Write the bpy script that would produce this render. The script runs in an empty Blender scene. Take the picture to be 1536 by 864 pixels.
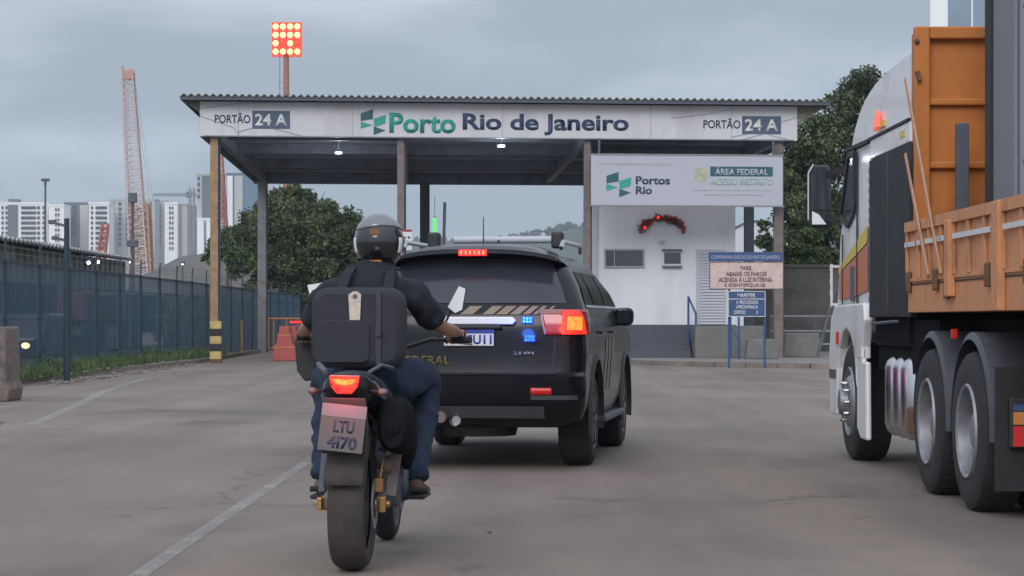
import bpy, bmesh, math, random
from mathutils import Vector, Matrix
from math import sin, cos, pi, radians as R
import numpy as np
random.seed(7)
C = bpy.context
S = C.scene
COL = S.collection

# ---------------------------------------------------------------- camera
F = 3250.0                                   # focal length in photo pixels (1536 wide)
cd = bpy.data.cameras.new('camera'); cam = bpy.data.objects.new('camera', cd); COL.objects.link(cam)
cam.location = (0, 0, 1.2); cam.rotation_euler = (R(90), 0, 0)
cd.sensor_width = 36; cd.lens = 36 * F / 1536; cd.shift_y = 48 / 1536
cd.clip_start = .1; cd.clip_end = 9000
S.camera = cam

# ---------------------------------------------------------------- world: overcast evening
SUN_EL, SUN_AZ = R(33), R(196)
w = bpy.data.worlds.new("World"); S.world = w; w.use_nodes = True
nt = w.node_tree; nt.nodes.clear()
def N(t, **k):
    n = nt.nodes.new(t)
    for a, b in k.items(): setattr(n, a, b)
    return n
def L(a, b): nt.links.new(a, b)
out = N('ShaderNodeOutputWorld'); bg = N('ShaderNodeBackground'); bg.inputs[1].default_value = .1
sky = N('ShaderNodeTexSky', sky_type='NISHITA', sun_disc=False, sun_elevation=SUN_EL, sun_rotation=SUN_AZ)
tc = N('ShaderNodeTexCoord'); sep = N('ShaderNodeSeparateXYZ'); L(tc.outputs['Generated'], sep.inputs[0])
up = N('ShaderNodeValToRGB'); L(sep.outputs[2], up.inputs[0])      # cloud deck: brighter towards the zenith
e = up.color_ramp.elements
e[0].position = 0; e[0].color = (3.45, 4.35, 4.95, 1)
e[1].position = 1; e[1].color = (7.6, 8.3, 9.6, 1)
x = up.color_ramp.elements.new(.07); x.color = (3.75, 4.42, 5.15, 1)
x = up.color_ramp.elements.new(.14); x.color = (4.0, 4.52, 5.3, 1)
x = up.color_ramp.elements.new(.45); x.color = (5.5, 6.0, 6.9, 1)
mp = N('ShaderNodeMapping'); mp.inputs['Scale'].default_value = (5, 5, 19); mp.inputs['Location'].default_value = (3.1, 1.7, .4)
L(tc.outputs['Generated'], mp.inputs[0])
nz = N('ShaderNodeTexNoise'); nz.inputs['Scale'].default_value = 1.15; nz.inputs['Detail'].default_value = 5; nz.inputs['Roughness'].default_value = .48
L(mp.outputs[0], nz.inputs[0])
cr = N('ShaderNodeValToRGB'); cr.color_ramp.interpolation = 'EASE'
cr.color_ramp.elements[0].position = .38; cr.color_ramp.elements[0].color = (.80, .83, .85, 1)
cr.color_ramp.elements[1].position = .64; cr.color_ramp.elements[1].color = (1.24, 1.20, 1.18, 1)
L(nz.outputs[0], cr.inputs[0])
mul = N('ShaderNodeMix', data_type='RGBA', blend_type='MULTIPLY'); mul.inputs[0].default_value = 1
L(up.outputs[0], mul.inputs[6]); L(cr.outputs[0], mul.inputs[7])
mx = N('ShaderNodeMix', data_type='RGBA'); mx.inputs[0].default_value = .96
L(sky.outputs[0], mx.inputs[6]); L(mul.outputs[2], mx.inputs[7])
mr_ = N('ShaderNodeMapRange'); mr_.inputs[1].default_value = -.9; mr_.inputs[2].default_value = .5; mr_.inputs[3].default_value = 1.95; mr_.inputs[4].default_value = 1.19   # the brighter evening sky lies behind the camera
L(sep.outputs[1], mr_.inputs[0]); vs_ = N('ShaderNodeVectorMath', operation='SCALE'); L(mx.outputs[2], vs_.inputs[0]); L(mr_.outputs[0], vs_.inputs[3])
L(vs_.outputs[0], bg.inputs[0]); L(bg.outputs[0], out.inputs[0])

sl = bpy.data.lights.new('sun', 'SUN'); sl.energy = 1.5; sl.angle = R(30); sl.color = (1, .96, .92)
so = bpy.data.objects.new('sun', sl); COL.objects.link(so); so.location = (0, 0, 50)
sd = Vector((sin(SUN_AZ) * cos(SUN_EL), cos(SUN_AZ) * cos(SUN_EL), sin(SUN_EL)))
so.rotation_euler = sd.to_track_quat('Z', 'Y').to_euler()

S.view_settings.view_transform = 'Standard'; S.view_settings.look = 'None'
S.view_settings.exposure = 0; S.view_settings.gamma = 1; S.view_settings.use_curve_mapping = False
S.render.engine = 'CYCLES'; S.cycles.use_denoising = True; S.cycles.max_bounces = 6
S.cycles.transparent_max_bounces = 12; S.cycles.volume_bounces = 0
S.cycles.sample_clamp_indirect = 4
S.render.film_transparent = False

# ---------------------------------------------------------------- materials
def material(name, col, rough=.6, metal=0, var=.18, scale=6, bump=0, bscale=40, coat=0, dirt=None, dscale=2, emit=None, estr=0, spec=.5, stretch=None, alpha=1):
    m = bpy.data.materials.new(name); m.use_nodes = True
    t = m.node_tree; b = t.nodes['Principled BSDF']
    b.inputs['Roughness'].default_value = rough; b.inputs['Metallic'].default_value = metal
    b.inputs['Specular IOR Level'].default_value = spec; b.inputs['Coat Weight'].default_value = coat
    b.inputs['Coat Roughness'].default_value = .06
    co = t.nodes.new('ShaderNodeTexCoord'); src = co.outputs['Object']
    if stretch:
        mpp = t.nodes.new('ShaderNodeMapping'); mpp.inputs['Scale'].default_value = stretch
        t.links.new(src, mpp.inputs[0]); src = mpp.outputs[0]
    n = t.nodes.new('ShaderNodeTexNoise'); n.inputs['Scale'].default_value = scale; n.inputs['Detail'].default_value = 6
    n.inputs['Roughness'].default_value = .65
    t.links.new(src, n.inputs[0])
    r = t.nodes.new('ShaderNodeValToRGB')
    r.color_ramp.elements[0].position = .3; r.color_ramp.elements[1].position = .7
    r.color_ramp.elements[0].color = (*[c * (1 - var) for c in col[:3]], 1)
    r.color_ramp.elements[1].color = (*[min(1, c * (1 + var)) for c in col[:3]], 1)
    t.links.new(n.outputs[0], r.inputs[0]); o = r.outputs[0]
    if dirt:
        n2 = t.nodes.new('ShaderNodeTexNoise'); n2.inputs['Scale'].default_value = dscale; n2.inputs['Detail'].default_value = 8
        n2.inputs['Roughness'].default_value = .7; t.links.new(src, n2.inputs[0])
        r2 = t.nodes.new('ShaderNodeValToRGB'); r2.color_ramp.elements[0].position = .5; r2.color_ramp.elements[1].position = .72
        t.links.new(n2.outputs[0], r2.inputs[0])
        q = t.nodes.new('ShaderNodeMix'); q.data_type = 'RGBA'; q.inputs[7].default_value = (*dirt, 1)
        t.links.new(r2.outputs[0], q.inputs[0]); t.links.new(o, q.inputs[6]); o = q.outputs[2]
    t.links.new(o, b.inputs['Base Color'])
    if rough < .9:
        mr = t.nodes.new('ShaderNodeMapRange'); mr.inputs[3].default_value = max(.02, rough - .08); mr.inputs[4].default_value = min(1, rough + .12)
        t.links.new(n.outputs[0], mr.inputs[0]); t.links.new(mr.outputs[0], b.inputs['Roughness'])
    if bump:
        n3 = t.nodes.new('ShaderNodeTexNoise'); n3.inputs['Scale'].default_value = bscale; n3.inputs['Detail'].default_value = 4
        t.links.new(src, n3.inputs[0])
        bp = t.nodes.new('ShaderNodeBump'); bp.inputs['Strength'].default_value = bump; bp.inputs['Distance'].default_value = .01
        t.links.new(n3.outputs[0], bp.inputs['Height']); t.links.new(bp.outputs[0], b.inputs['Normal'])
    if emit:
        b.inputs['Emission Color'].default_value = (*emit, 1); b.inputs['Emission Strength'].default_value = estr
    return m

M = {}
def mk(k, *a, **kw): M[k] = material(k, *a, **kw)
mk('black_paint', (.006, .007, .010), .2, coat=.2, var=.1, scale=3, spec=.2)
mk('panel_black', (.022, .024, .028), .6, var=.3, scale=3, spec=.2, dirt=(.05, .048, .045), dscale=2)
mk('matte_black', (.012, .013, .015), .95, var=.2, spec=.05)
mk('glass_dark', (.035, .04, .048), .06, var=.05, spec=.8)
mk('rear_glass', (.03, .036, .048), .14, var=.08, spec=.45)
mk('rubber', (.022, .022, .024), .85, var=.25, bump=.3, bscale=60)
mk('dusty_rubber', (.05, .041, .036), .9, var=.3, scale=9, bump=.4, bscale=80)
mk('black_plastic', (.018, .018, .02), .55, var=.2, bump=.15)
mk('grey_plastic', (.06, .065, .075), .5, var=.2, bump=.1)
mk('chrome', (.55, .56, .58), .28, metal=1, var=.05)
mk('alloy', (.30, .31, .33), .55, metal=.7, var=.25, dirt=(.22, .21, .20), dscale=4)
mk('dark_alloy', (.10, .10, .11), .4, metal=.7, var=.2)
mk('gold_anodised', (.42, .24, .09), .4, metal=.85, var=.15)
mk('gold_vinyl', (.19, .155, .11), .45, var=.12)
mk('gold_letter', (.11, .085, .03), .45, var=.12)
mk('white_paint', (.74, .755, .765), .4, var=.05, scale=3, coat=.3, dirt=(.45, .45, .44), dscale=1.5)
mk('plate_white', (.62, .62, .6), .45, var=.06)
mk('plate_grey', (.085, .082, .080), .5, var=.1)
mk('plate_blue', (.02, .05, .3), .45, var=.06)
mk('ink', (.02, .03, .07), .5, var=.05)
mk('navy', (.035, .055, .12), .5, var=.1)
mk('sign_blue', (.032, .07, .19), .5, var=.15, scale=12)
mk('sign_slate', (.06, .09, .15), .5, var=.1)
mk('teal', (.03, .3, .25), .5, var=.1)
mk('teal_pale', (.32, .46, .42), .5, var=.1)
mk('deep_teal', (.02, .09, .11), .5, var=.1)
mk('fascia_white', (.56, .55, .57), .45, var=.05, scale=.7, dirt=(.44, .43, .44), dscale=.9, stretch=(1, 1, .35))
mk('board_grey', (.42, .43, .48), .5, var=.05, scale=.8, dirt=(.37, .38, .42), dscale=.8)
mk('wall_white', (.68, .68, .71), .8, var=.04, scale=2, dirt=(.58, .58, .60), dscale=.8, bump=.15, stretch=(1, 1, .3))
mk('wall_charcoal', (.075, .085, .105), .8, var=.12, scale=3, bump=.1)
mk('concrete', (.16, .155, .145), .9, var=.2, scale=4, bump=.4, dirt=(.16, .15, .14), dscale=2)
mk('block_concrete', (.16, .125, .11), .9, var=.35, scale=9, bump=.6, dirt=(.075, .055, .05), dscale=4)
mk('roof_sheet', (.16, .155, .12), .8, var=.3, scale=5, dirt=(.08, .09, .05), dscale=3)
mk('ceiling', (.30, .34, .43), .6, var=.15, scale=2)
mk('steel_dark', (.075, .085, .11), .55, var=.2)
mk('beam_grey', (.17, .19, .235), .6, var=.2, scale=2, dirt=(.10, .10, .12), dscale=1.5)
mk('steel_grey', (.25, .255, .275), .55, var=.15, dirt=(.16, .13, .11), dscale=3)
mk('ochre_paint', (.31, .19, .10), .6, var=.2, scale=5, dirt=(.14, .08, .05), dscale=2)
mk('brown_steel', (.17, .135, .125), .6, var=.2, scale=5, dirt=(.09, .07, .06), dscale=2)
mk('yellow_paint', (.52, .39, .15), .65, var=.15, dirt=(.3, .22, .12))
mk('band_black', (.02, .02, .022), .7, var=.2)
mk('orange_shaded', (.50, .165, .028), .55, var=.18, scale=3, dirt=(.24, .09, .035), dscale=3, bump=.1)  # deeper tone of the body orange: the headboard's shade put into the colour
mk('orange_pale', (.56, .25, .11), .6, var=.14, scale=4, dirt=(.25, .12, .07), dscale=4, bump=.2, stretch=(1, 1, .5))  # lighter tone of the same orange, for the drop sides
mk('rust_brown', (.14, .07, .035), .8, var=.3)
mk('strap', (.42, .24, .15), .7, var=.15)
mk('reflective', (.6, .6, .6), .35, var=.1)
mk('load_light', (.30, .31, .345), .6, var=.05, scale=.8, bump=.1)
mk('load_dark', (.17, .185, .21), .6, var=.06, scale=.8, bump=.1)
mk('decal_orange', (.52, .15, .07), .4, var=.15, scale=9)
mk('decal_yellow', (.62, .46, .07), .4, var=.12, scale=9)
mk('fence_blue', (.016, .052, .088), .5, var=.25, scale=1.2)
mk('fence_post', (.012, .03, .045), .5, var=.2)
mk('wire', (.3, .3, .3), .4, metal=.7, var=.1)
mk('dirt', (.13, .11, .085), .95, var=.35, scale=2.5, bump=.5, dirt=(.06, .07, .03), dscale=.8)
mk('pavement', (.2, .19, .18), .9, var=.15, scale=3, bump=.3, dirt=(.14, .13, .115))
mk('kerb', (.2, .17, .145), .9, var=.3, scale=4, bump=.4, dirt=(.1, .08, .065))
mk('mound', (.11, .105, .10), .95, var=.25, scale=.6, bump=.4)
mk('bark', (.07, .055, .045), .9, var=.3, scale=12, bump=.5)
mk('tshirt', (.009, .011, .018), .85, var=.25, scale=14, bump=.2)
mk('jeans', (.011, .022, .048), .85, var=.3, scale=10, bump=.3, bscale=120)
mk('skin', (.30, .155, .10), .5, var=.1, scale=20)
mk('shoe', (.10, .06, .04), .7, var=.3)
mk('bag', (.022, .024, .032), .8, var=.2, scale=8, bump=.3, bscale=90)
mk('bag_edge', (.03, .032, .042), .6, var=.2)
mk('tag_cream', (.5, .45, .38), .6, var=.25, scale=40)
mk('helmet_silver', (.17, .18, .19), .25, metal=.3, var=.12, coat=.5)
mk('helmet_black', (.012, .012, .015), .15, var=.2, coat=.6)
mk('helmet_orange', (.45, .2, .04), .4)
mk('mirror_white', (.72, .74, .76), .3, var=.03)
mk('barrier_red', (.42, .085, .07), .6, var=.15, scale=5, dirt=(.3, .12, .1), dscale=3)
mk('barrier_orange', (.5, .22, .06), .6, var=.2)
mk('garland_red', (.28, .012, .015), .6, var=.3)
mk('garland_green', (.02, .05, .035), .8, var=.4)
mk('apt_white', (.82, .82, .80), .8, var=.06, scale=.05)
mk('apt_pale', (.42, .43, .42), .8, var=.06, scale=.05)
mk('apt_grey', (.10, .115, .12), .8, var=.06, scale=.05)
mk('apt_blue', (.10, .16, .23), .8, var=.06, scale=.05)
mk('apt_beige', (.33, .30, .26), .8, var=.06, scale=.05)
mk('apt_window', (.018, .026, .04), .6, var=.3, scale=.1)
mk('crane_red', (.40, .12, .09), .6, var=.2)
mk('crane_white', (.52, .42, .40), .6, var=.15)
mk('crane_orange', (.42, .24, .17), .6, var=.2)
mk('hill_green', (.035, .06, .035), .9, var=.5, scale=.05)
mk('glass_blue', (.20, .27, .34), .45, var=.12, scale=.6, spec=.4)
mk('shed_wall', (.24, .235, .21), .9, var=.25, scale=.6, dirt=(.07, .08, .05), dscale=.4)
mk('fibre_cement', (.26, .26, .24), .9, var=.15, scale=3)
mk('trailer_grey', (.16, .18, .20), .5, var=.12)
mk('container_blue', (.02, .03, .05), .5, var=.2)
mk('container_rust', (.07, .025, .022), .6, var=.2)
mk('tent', (.55, .57, .62), .6, var=.05)
mk('plaster_wall', (.11, .10, .09), .9, var=.3, scale=1.5, dirt=(.05, .05, .045), dscale=.6)
def em(k, c, s, base=None):
    mk(k, base or c, .4, emit=c, estr=s, var=.02); t = M[k].node_tree; b = t.nodes['Principled BSDF']     # lens cells: uneven glow
    co = t.nodes.new('ShaderNodeTexCoord'); v = t.nodes.new('ShaderNodeTexVoronoi'); v.inputs['Scale'].default_value = 45; t.links.new(co.outputs['Object'], v.inputs[0])
    q = t.nodes.new('ShaderNodeMapRange'); q.inputs[1].default_value = 0; q.inputs[2].default_value = .75; q.inputs[3].default_value = s * 1.35; q.inputs[4].default_value = s * .45
    t.links.new(v.outputs[0], q.inputs[0]); t.links.new(q.outputs[0], b.inputs['Emission Strength'])
em('brake_lamp', (1, .02, .02), 1.6); em('brake_core', (1, .09, .05), 4.5)
em('tail_hot', (1, .03, .015), 1.15); em('tail_core', (1, .13, .02), 3.2)
mk('red_lens', (.18, .008, .02), .15, var=.1, coat=.5)
mk('red_marker', (.35, .012, .012), .3, emit=(1, .03, .02), estr=.15)
mk('amber_lens', (.6, .22, .05), .25)
mk('clear_lens', (.17, .12, .11), .3)
em('blue_strobe', (.02, .12, 1), 4); em('blue_core', (.04, .24, 1), 5); em('blue_dim', (.008, .05, 1), 1.5)
em('flood_lamp', (1, .42, .14), 5); em('flood_case_glow', (1, .06, .02), .7)  # frame and cases emit too: the lamps' glow put into their colour
em('white_lamp', (.85, .93, 1), 9); em('warm_lamp', (1, .72, .38), 4)
em('green_led', (.06, 1, .10), 1.0); em('red_led', (1, .03, .04), 1.6)
em('reflection_glow', (1, .16, .10), .7)  # reflected glow on the lorry's roof fairing, put in as emission

def leaf_material(name, c1, c2, c3):
    m = bpy.data.materials.new(name); m.use_nodes = True; t = m.node_tree; b = t.nodes['Principled BSDF']
    b.inputs['Roughness'].default_value = .65
    g = t.nodes.new('ShaderNodeNewGeometry'); r = t.nodes.new('ShaderNodeValToRGB')
    r.color_ramp.elements[0].color = (*c1, 1); r.color_ramp.elements[1].color = (*c3, 1)
    k = r.color_ramp.elements.new(.5); k.color = (*c2, 1)
    co = t.nodes.new('ShaderNodeTexCoord'); n = t.nodes.new('ShaderNodeTexNoise'); n.inputs['Scale'].default_value = .9
    t.links.new(co.outputs['Object'], n.inputs[0])
    mm = t.nodes.new('ShaderNodeMath'); mm.operation = 'MULTIPLY_ADD'; mm.inputs[1].default_value = .45
    t.links.new(g.outputs['Random Per Island'], mm.inputs[0])
    m2 = t.nodes.new('ShaderNodeMath'); m2.operation = 'MULTIPLY_ADD'; m2.inputs[1].default_value = 1.4; m2.inputs[2].default_value = -.42
    t.links.new(n.outputs[0], m2.inputs[0]); t.links.new(m2.outputs[0], mm.inputs[2])
    t.links.new(mm.outputs[0], r.inputs[0]); t.links.new(r.outputs[0], b.inputs['Base Color'])
    M[name] = m
leaf_material('leaf_dark', (.018, .034, .014), (.045, .070, .024), (.13, .155, .045))
leaf_material('leaf_mid', (.03, .055, .02), (.05, .085, .028), (.10, .14, .045))
leaf_material('leaf_weed', (.03, .06, .02), (.06, .10, .03), (.11, .15, .05))
leaf_material('leaf_hill', (.03, .06, .045), (.045, .08, .06), (.06, .10, .07))

# road surface: worn, dusty pale asphalt with patches, tyre tracks and cracks
def road_material():
    m = bpy.data.materials.new('road_surface'); m.use_nodes = True; t = m.node_tree; b = t.nodes['Principled BSDF']
    b.inputs['Roughness'].default_value = .88
    co = t.nodes.new('ShaderNodeTexCoord')
    def noise(sc, det=6, rg=.6, st=(1, 1, 1)):
        a = t.nodes.new('ShaderNodeMapping'); a.inputs['Scale'].default_value = st; t.links.new(co.outputs['Object'], a.inputs[0])
        n = t.nodes.new('ShaderNodeTexNoise'); n.inputs['Scale'].default_value = sc; n.inputs['Detail'].default_value = det
        n.inputs['Roughness'].default_value = rg; t.links.new(a.outputs[0], n.inputs[0]); return n.outputs[0]
    def ramp(src, p0, c0, p1, c1):
        r = t.nodes.new('ShaderNodeValToRGB'); r.color_ramp.elements[0].position = p0; r.color_ramp.elements[1].position = p1
        r.color_ramp.elements[0].color = (*c0, 1); r.color_ramp.elements[1].color = (*c1, 1); t.links.new(src, r.inputs[0]); return r.outputs[0]
    def mul(a, bb):
        q = t.nodes.new('ShaderNodeMix'); q.data_type = 'RGBA'; q.blend_type = 'MULTIPLY'; q.inputs[0].default_value = 1
        t.links.new(a, q.inputs[6]); t.links.new(bb, q.inputs[7]); return q.outputs[2]
    base = ramp(noise(.16, 4), .35, (.178, .147, .126), .65, (.220, .182, .156))
    stain = ramp(noise(.9, 8, .7, (1, .3, 1)), .3, (.78, .78, .79), .62, (1.04, 1.04, 1.03))
    track = ramp(noise(.8, 3, .5, (1, .03, 1)), .36, (.82, .82, .82), .6, (1.05, 1.04, 1.03))
    fine = ramp(noise(38, 4, .85), .3, (.80, .80, .80), .7, (1.16, 1.16, 1.15))
    spot = mul(ramp(noise(3.1, 2, .5, (1, .6, 1)), .24, (.70, .68, .68), .31, (1, 1, 1)), ramp(noise(.33, 3, .45, (1, .5, 1)), .40, (.86, .86, .87), .425, (1, 1, 1)))
    vo = t.nodes.new('ShaderNodeTexVoronoi'); vo.feature = 'DISTANCE_TO_EDGE'; vo.inputs['Scale'].default_value = .11
    wv = t.nodes.new('ShaderNodeTexNoise'); wv.inputs['Scale'].default_value = .8; wv.inputs['Detail'].default_value = 6
    t.links.new(co.outputs['Object'], wv.inputs[0])
    ad = t.nodes.new('ShaderNodeVectorMath'); ad.operation = 'MULTIPLY_ADD'; ad.inputs[1].default_value = (2.4, 2.4, 0)
    t.links.new(wv.outputs['Color'], ad.inputs[0]); t.links.new(co.outputs['Object'], ad.inputs[2])
    t.links.new(ad.outputs[0], vo.inputs[0])
    crk = ramp(vo.outputs[0], 0, (.62, .62, .62), .0045, (1, 1, 1))
    o = mul(mul(mul(mul(mul(base, stain), track), fine), spot), crk)
    t.links.new(o, b.inputs['Base Color'])
    bp = t.nodes.new('ShaderNodeBump'); bp.inputs['Strength'].default_value = .35; bp.inputs['Distance'].default_value = .006
    t.links.new(noise(70, 4, .7), bp.inputs['Height']); t.links.new(bp.outputs[0], b.inputs['Normal'])
    M['road'] = m
road_material()
def worn_paint():
    m = bpy.data.materials.new('worn_line'); m.use_nodes = True; t = m.node_tree; b = t.nodes['Principled BSDF']
    b.inputs['Roughness'].default_value = .8; b.inputs['Base Color'].default_value = (.42, .41, .41, 1)
    co = t.nodes.new('ShaderNodeTexCoord'); fac = None
    for sc, det, p0, p1 in ((1.1, 5, .34, .66), (14, 8, .36, .60)):
        n = t.nodes.new('ShaderNodeTexNoise'); n.inputs['Scale'].default_value = sc; n.inputs['Detail'].default_value = det; n.inputs['Roughness'].default_value = .75
        t.links.new(co.outputs['Object'], n.inputs[0]); r = t.nodes.new('ShaderNodeMapRange'); r.inputs[1].default_value = p0; r.inputs[2].default_value = p1
        t.links.new(n.outputs[0], r.inputs[0])
        if fac is None: fac = r.outputs[0]
        else:
            q = t.nodes.new('ShaderNodeMath'); q.operation = 'MULTIPLY'; t.links.new(fac, q.inputs[0]); t.links.new(r.outputs[0], q.inputs[1]); fac = q.outputs[0]
    q = t.nodes.new('ShaderNodeMath'); q.operation = 'MULTIPLY_ADD'; q.inputs[1].default_value = .75; q.inputs[2].default_value = .12; t.links.new(fac, q.inputs[0])
    t.links.new(q.outputs[0], b.inputs['Alpha']); M['worn_line'] = m
worn_paint()

# ---------------------------------------------------------------- helpers
class MB:
    def __init__(s): s.v = []; s.f = []; s.m = []; s.cur = 0
    def add(s, vs, fs):
        n = len(s.v); s.v += [tuple(v) for v in vs]; s.f += [tuple(i + n for i in f) for f in fs]; s.m += [s.cur] * len(fs); return s
    def box(s, x0, x1, y0, y1, z0, z1):
        return s.add([(x0,y0,z0),(x1,y0,z0),(x1,y1,z0),(x0,y1,z0),(x0,y0,z1),(x1,y0,z1),(x1,y1,z1),(x0,y1,z1)],
                     [(0,3,2,1),(4,5,6,7),(0,1,5,4),(1,2,6,5),(2,3,7,6),(3,0,4,7)])
    def beam(s, p, q, w, h=None, up=(0, 0, 1)):
        h = h or w; p, q = Vector(p), Vector(q); d = (q - p).normalized(); u = Vector(up)
        if abs(d.dot(u)) > .95: u = Vector((1, 0, 0)) if abs(d.x) < .9 else Vector((0, 1, 0))
        a = d.cross(u).normalized(); b = a.cross(d)
        vs = [c + a * i * w / 2 + b * j * h / 2 for c in (p, q) for i, j in ((-1,-1),(1,-1),(1,1),(-1,1))]
        return s.add(vs, [(0,1,2,3),(7,6,5,4),(0,4,5,1),(1,5,6,2),(2,6,7,3),(3,7,4,0)])
    def tube(s, pts, r, seg=10, cap=True):
        pts = [Vector(p) for p in pts]; rs = r if isinstance(r, (list, tuple)) else [r] * len(pts)
        vs = []; prev = None
        for i, p in enumerate(pts):
            d = (pts[min(i + 1, len(pts) - 1)] - pts[max(i - 1, 0)]).normalized()
            if prev is None: a = d.orthogonal().normalized()
            else: a = (prev - d * prev.dot(d)).normalized()
            prev = a; b = d.cross(a)
            vs += [p + (a * cos(2 * pi * k / seg) + b * sin(2 * pi * k / seg)) * rs[i] for k in range(seg)]
        fs = [(i*seg+k, i*seg+(k+1)%seg, (i+1)*seg+(k+1)%seg, (i+1)*seg+k) for i in range(len(pts)-1) for k in range(seg)]
        if cap: fs += [tuple(range(seg))[::-1], tuple((len(pts)-1)*seg + k for k in range(seg))]
        return s.add(vs, fs)
    def lathe(s, prof, c=(0,0,0), axis='x', seg=40, close=False):
        c = Vector(c); vs = []
        for a, r in prof:
            for k in range(seg):
                t = 2 * pi * k / seg
                v = {'x': (a, r*cos(t), r*sin(t)), 'y': (r*cos(t), a, r*sin(t)), 'z': (r*cos(t), r*sin(t), a)}[axis]
                vs.append(c + Vector(v))
        n = len(prof)
        fs = [(i*seg+k, i*seg+(k+1)%seg, ((i+1)%n)*seg+(k+1)%seg, ((i+1)%n)*seg+k) for i in range(n if close else n-1) for k in range(seg)]
        return s.add(vs, fs)
    def prism(s, pts, a0, a1, plane='xz'):     # polygon extruded along the missing axis
        n = len(pts)
        def P(p, a): return {'xz': (p[0], a, p[1]), 'yz': (a, p[0], p[1]), 'xy': (p[0], p[1], a)}[plane]
        vs = [P(p, a0) for p in pts] + [P(p, a1) for p in pts]
        return s.add(vs, [tuple(range(n))[::-1], tuple(range(n, 2*n))] + [(i, (i+1)%n, n+(i+1)%n, n+i) for i in range(n)])
    def ball(s, c, r, seg=16, rings=10):
        rx, ry, rz = r if isinstance(r, tuple) else (r, r, r); c = Vector(c); vs = []
        for i in range(rings + 1):
            ph = pi * i / rings
            for k in range(seg):
                t = 2*pi*k/seg; vs.append(c + Vector((rx*sin(ph)*cos(t), ry*sin(ph)*sin(t), rz*cos(ph))))
        return s.add(vs, [(i*seg+k, i*seg+(k+1)%seg, (i+1)*seg+(k+1)%seg, (i+1)*seg+k) for i in range(rings) for k in range(seg)])
    def build(s, name, mat, parent=None, smooth=None, bevel=0, loc=None):
        me = bpy.data.meshes.new(name); me.from_pydata(s.v, [], s.f)
        mats = mat if isinstance(mat, (list, tuple)) else [mat]
        for q in mats: me.materials.append(M[q])
        if len(mats) > 1: me.polygons.foreach_set('material_index', s.m)
        bm = bmesh.new(); bm.from_mesh(me); bmesh.ops.remove_doubles(bm, verts=bm.verts, dist=1e-5)
        bmesh.ops.recalc_face_normals(bm, faces=bm.faces); bm.to_mesh(me); bm.free()
        o = bpy.data.objects.new(name, me); COL.objects.link(o)
        if parent: o.parent = parent
        if loc: o.location = loc
        if smooth: me.shade_smooth(); me.set_sharp_from_angle(angle=R(smooth))
        if bevel:
            b = o.modifiers.new('b', 'BEVEL'); b.width = bevel; b.segments = 2; b.limit_method = 'ANGLE'; b.angle_limit = R(40)
        return o
def tag(o, label=None, cat=None, group=None, kind=None):
    for k, v in (('label', label), ('category', cat), ('group', group), ('kind', kind)):
        if v: o[k] = v
    return o
def thing(name, label, cat, loc=(0,0,0), rz=0, group=None):
    o = bpy.data.objects.new(name, None); COL.objects.link(o); o.location = loc; o.rotation_euler = (0, 0, rz); o.empty_display_size = .2
    return tag(o, label, cat, group)
def dup(o, parent=None, loc=None, rz=None, label=None):
    c = o.copy(); COL.objects.link(c); c.parent = parent
    if loc is not None: c.location = loc
    if rz is not None: c.rotation_euler = (0, 0, rz)
    if label: c['label'] = label
    for ch in [k for k in o.children]: dup(ch, c)
    return c
def at(px, py, D): return Vector(((px - 768) / F * D, D, 1.2 + (480 - py) / F * D))
def text(s, x0, x1, z0, z1, y, mat, parent, bold=.0, name='lettering', rot=0, depth=.004):
    """lettering facing -Y fitted into the box x0..x1, z0..z1 (parent's coordinates)"""
    cu = bpy.data.curves.new('t', 'FONT'); cu.body = s; cu.size = 1; cu.offset = bold; cu.resolution_u = 3
    cu.align_x = 'CENTER'; cu.space_line = .95
    o = bpy.data.objects.new('t', cu); COL.objects.link(o)
    dg = C.evaluated_depsgraph_get(); me = bpy.data.meshes.new_from_object(o.evaluated_get(dg))
    bpy.data.objects.remove(o); bpy.data.curves.remove(cu)
    vs = np.array([v.co[:] for v in me.vertices]); mn, mxx = vs.min(0), vs.max(0)
    sx = (x1 - x0) / (mxx[0] - mn[0]); sz = (z1 - z0) / (mxx[1] - mn[1])
    for v in me.vertices: v.co = ((v.co.x - mn[0]) * sx + x0, 0, (v.co.y - mn[1]) * sz + z0)
    bm = bmesh.new(); bm.from_mesh(me)
    g = bmesh.ops.extrude_face_region(bm, geom=bm.faces[:]); bmesh.ops.translate(bm, verts=[q for q in g['geom'] if isinstance(q, bmesh.types.BMVert)], vec=(0, -depth, 0))
    bmesh.ops.recalc_face_normals(bm, faces=bm.faces); bm.to_mesh(me); bm.free()
    me.materials.clear(); me.materials.append(M[mat])
    q = bpy.data.objects.new(name, me); COL.objects.link(q); q.location = (0, y, 0); q.parent = parent
    return q
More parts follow.
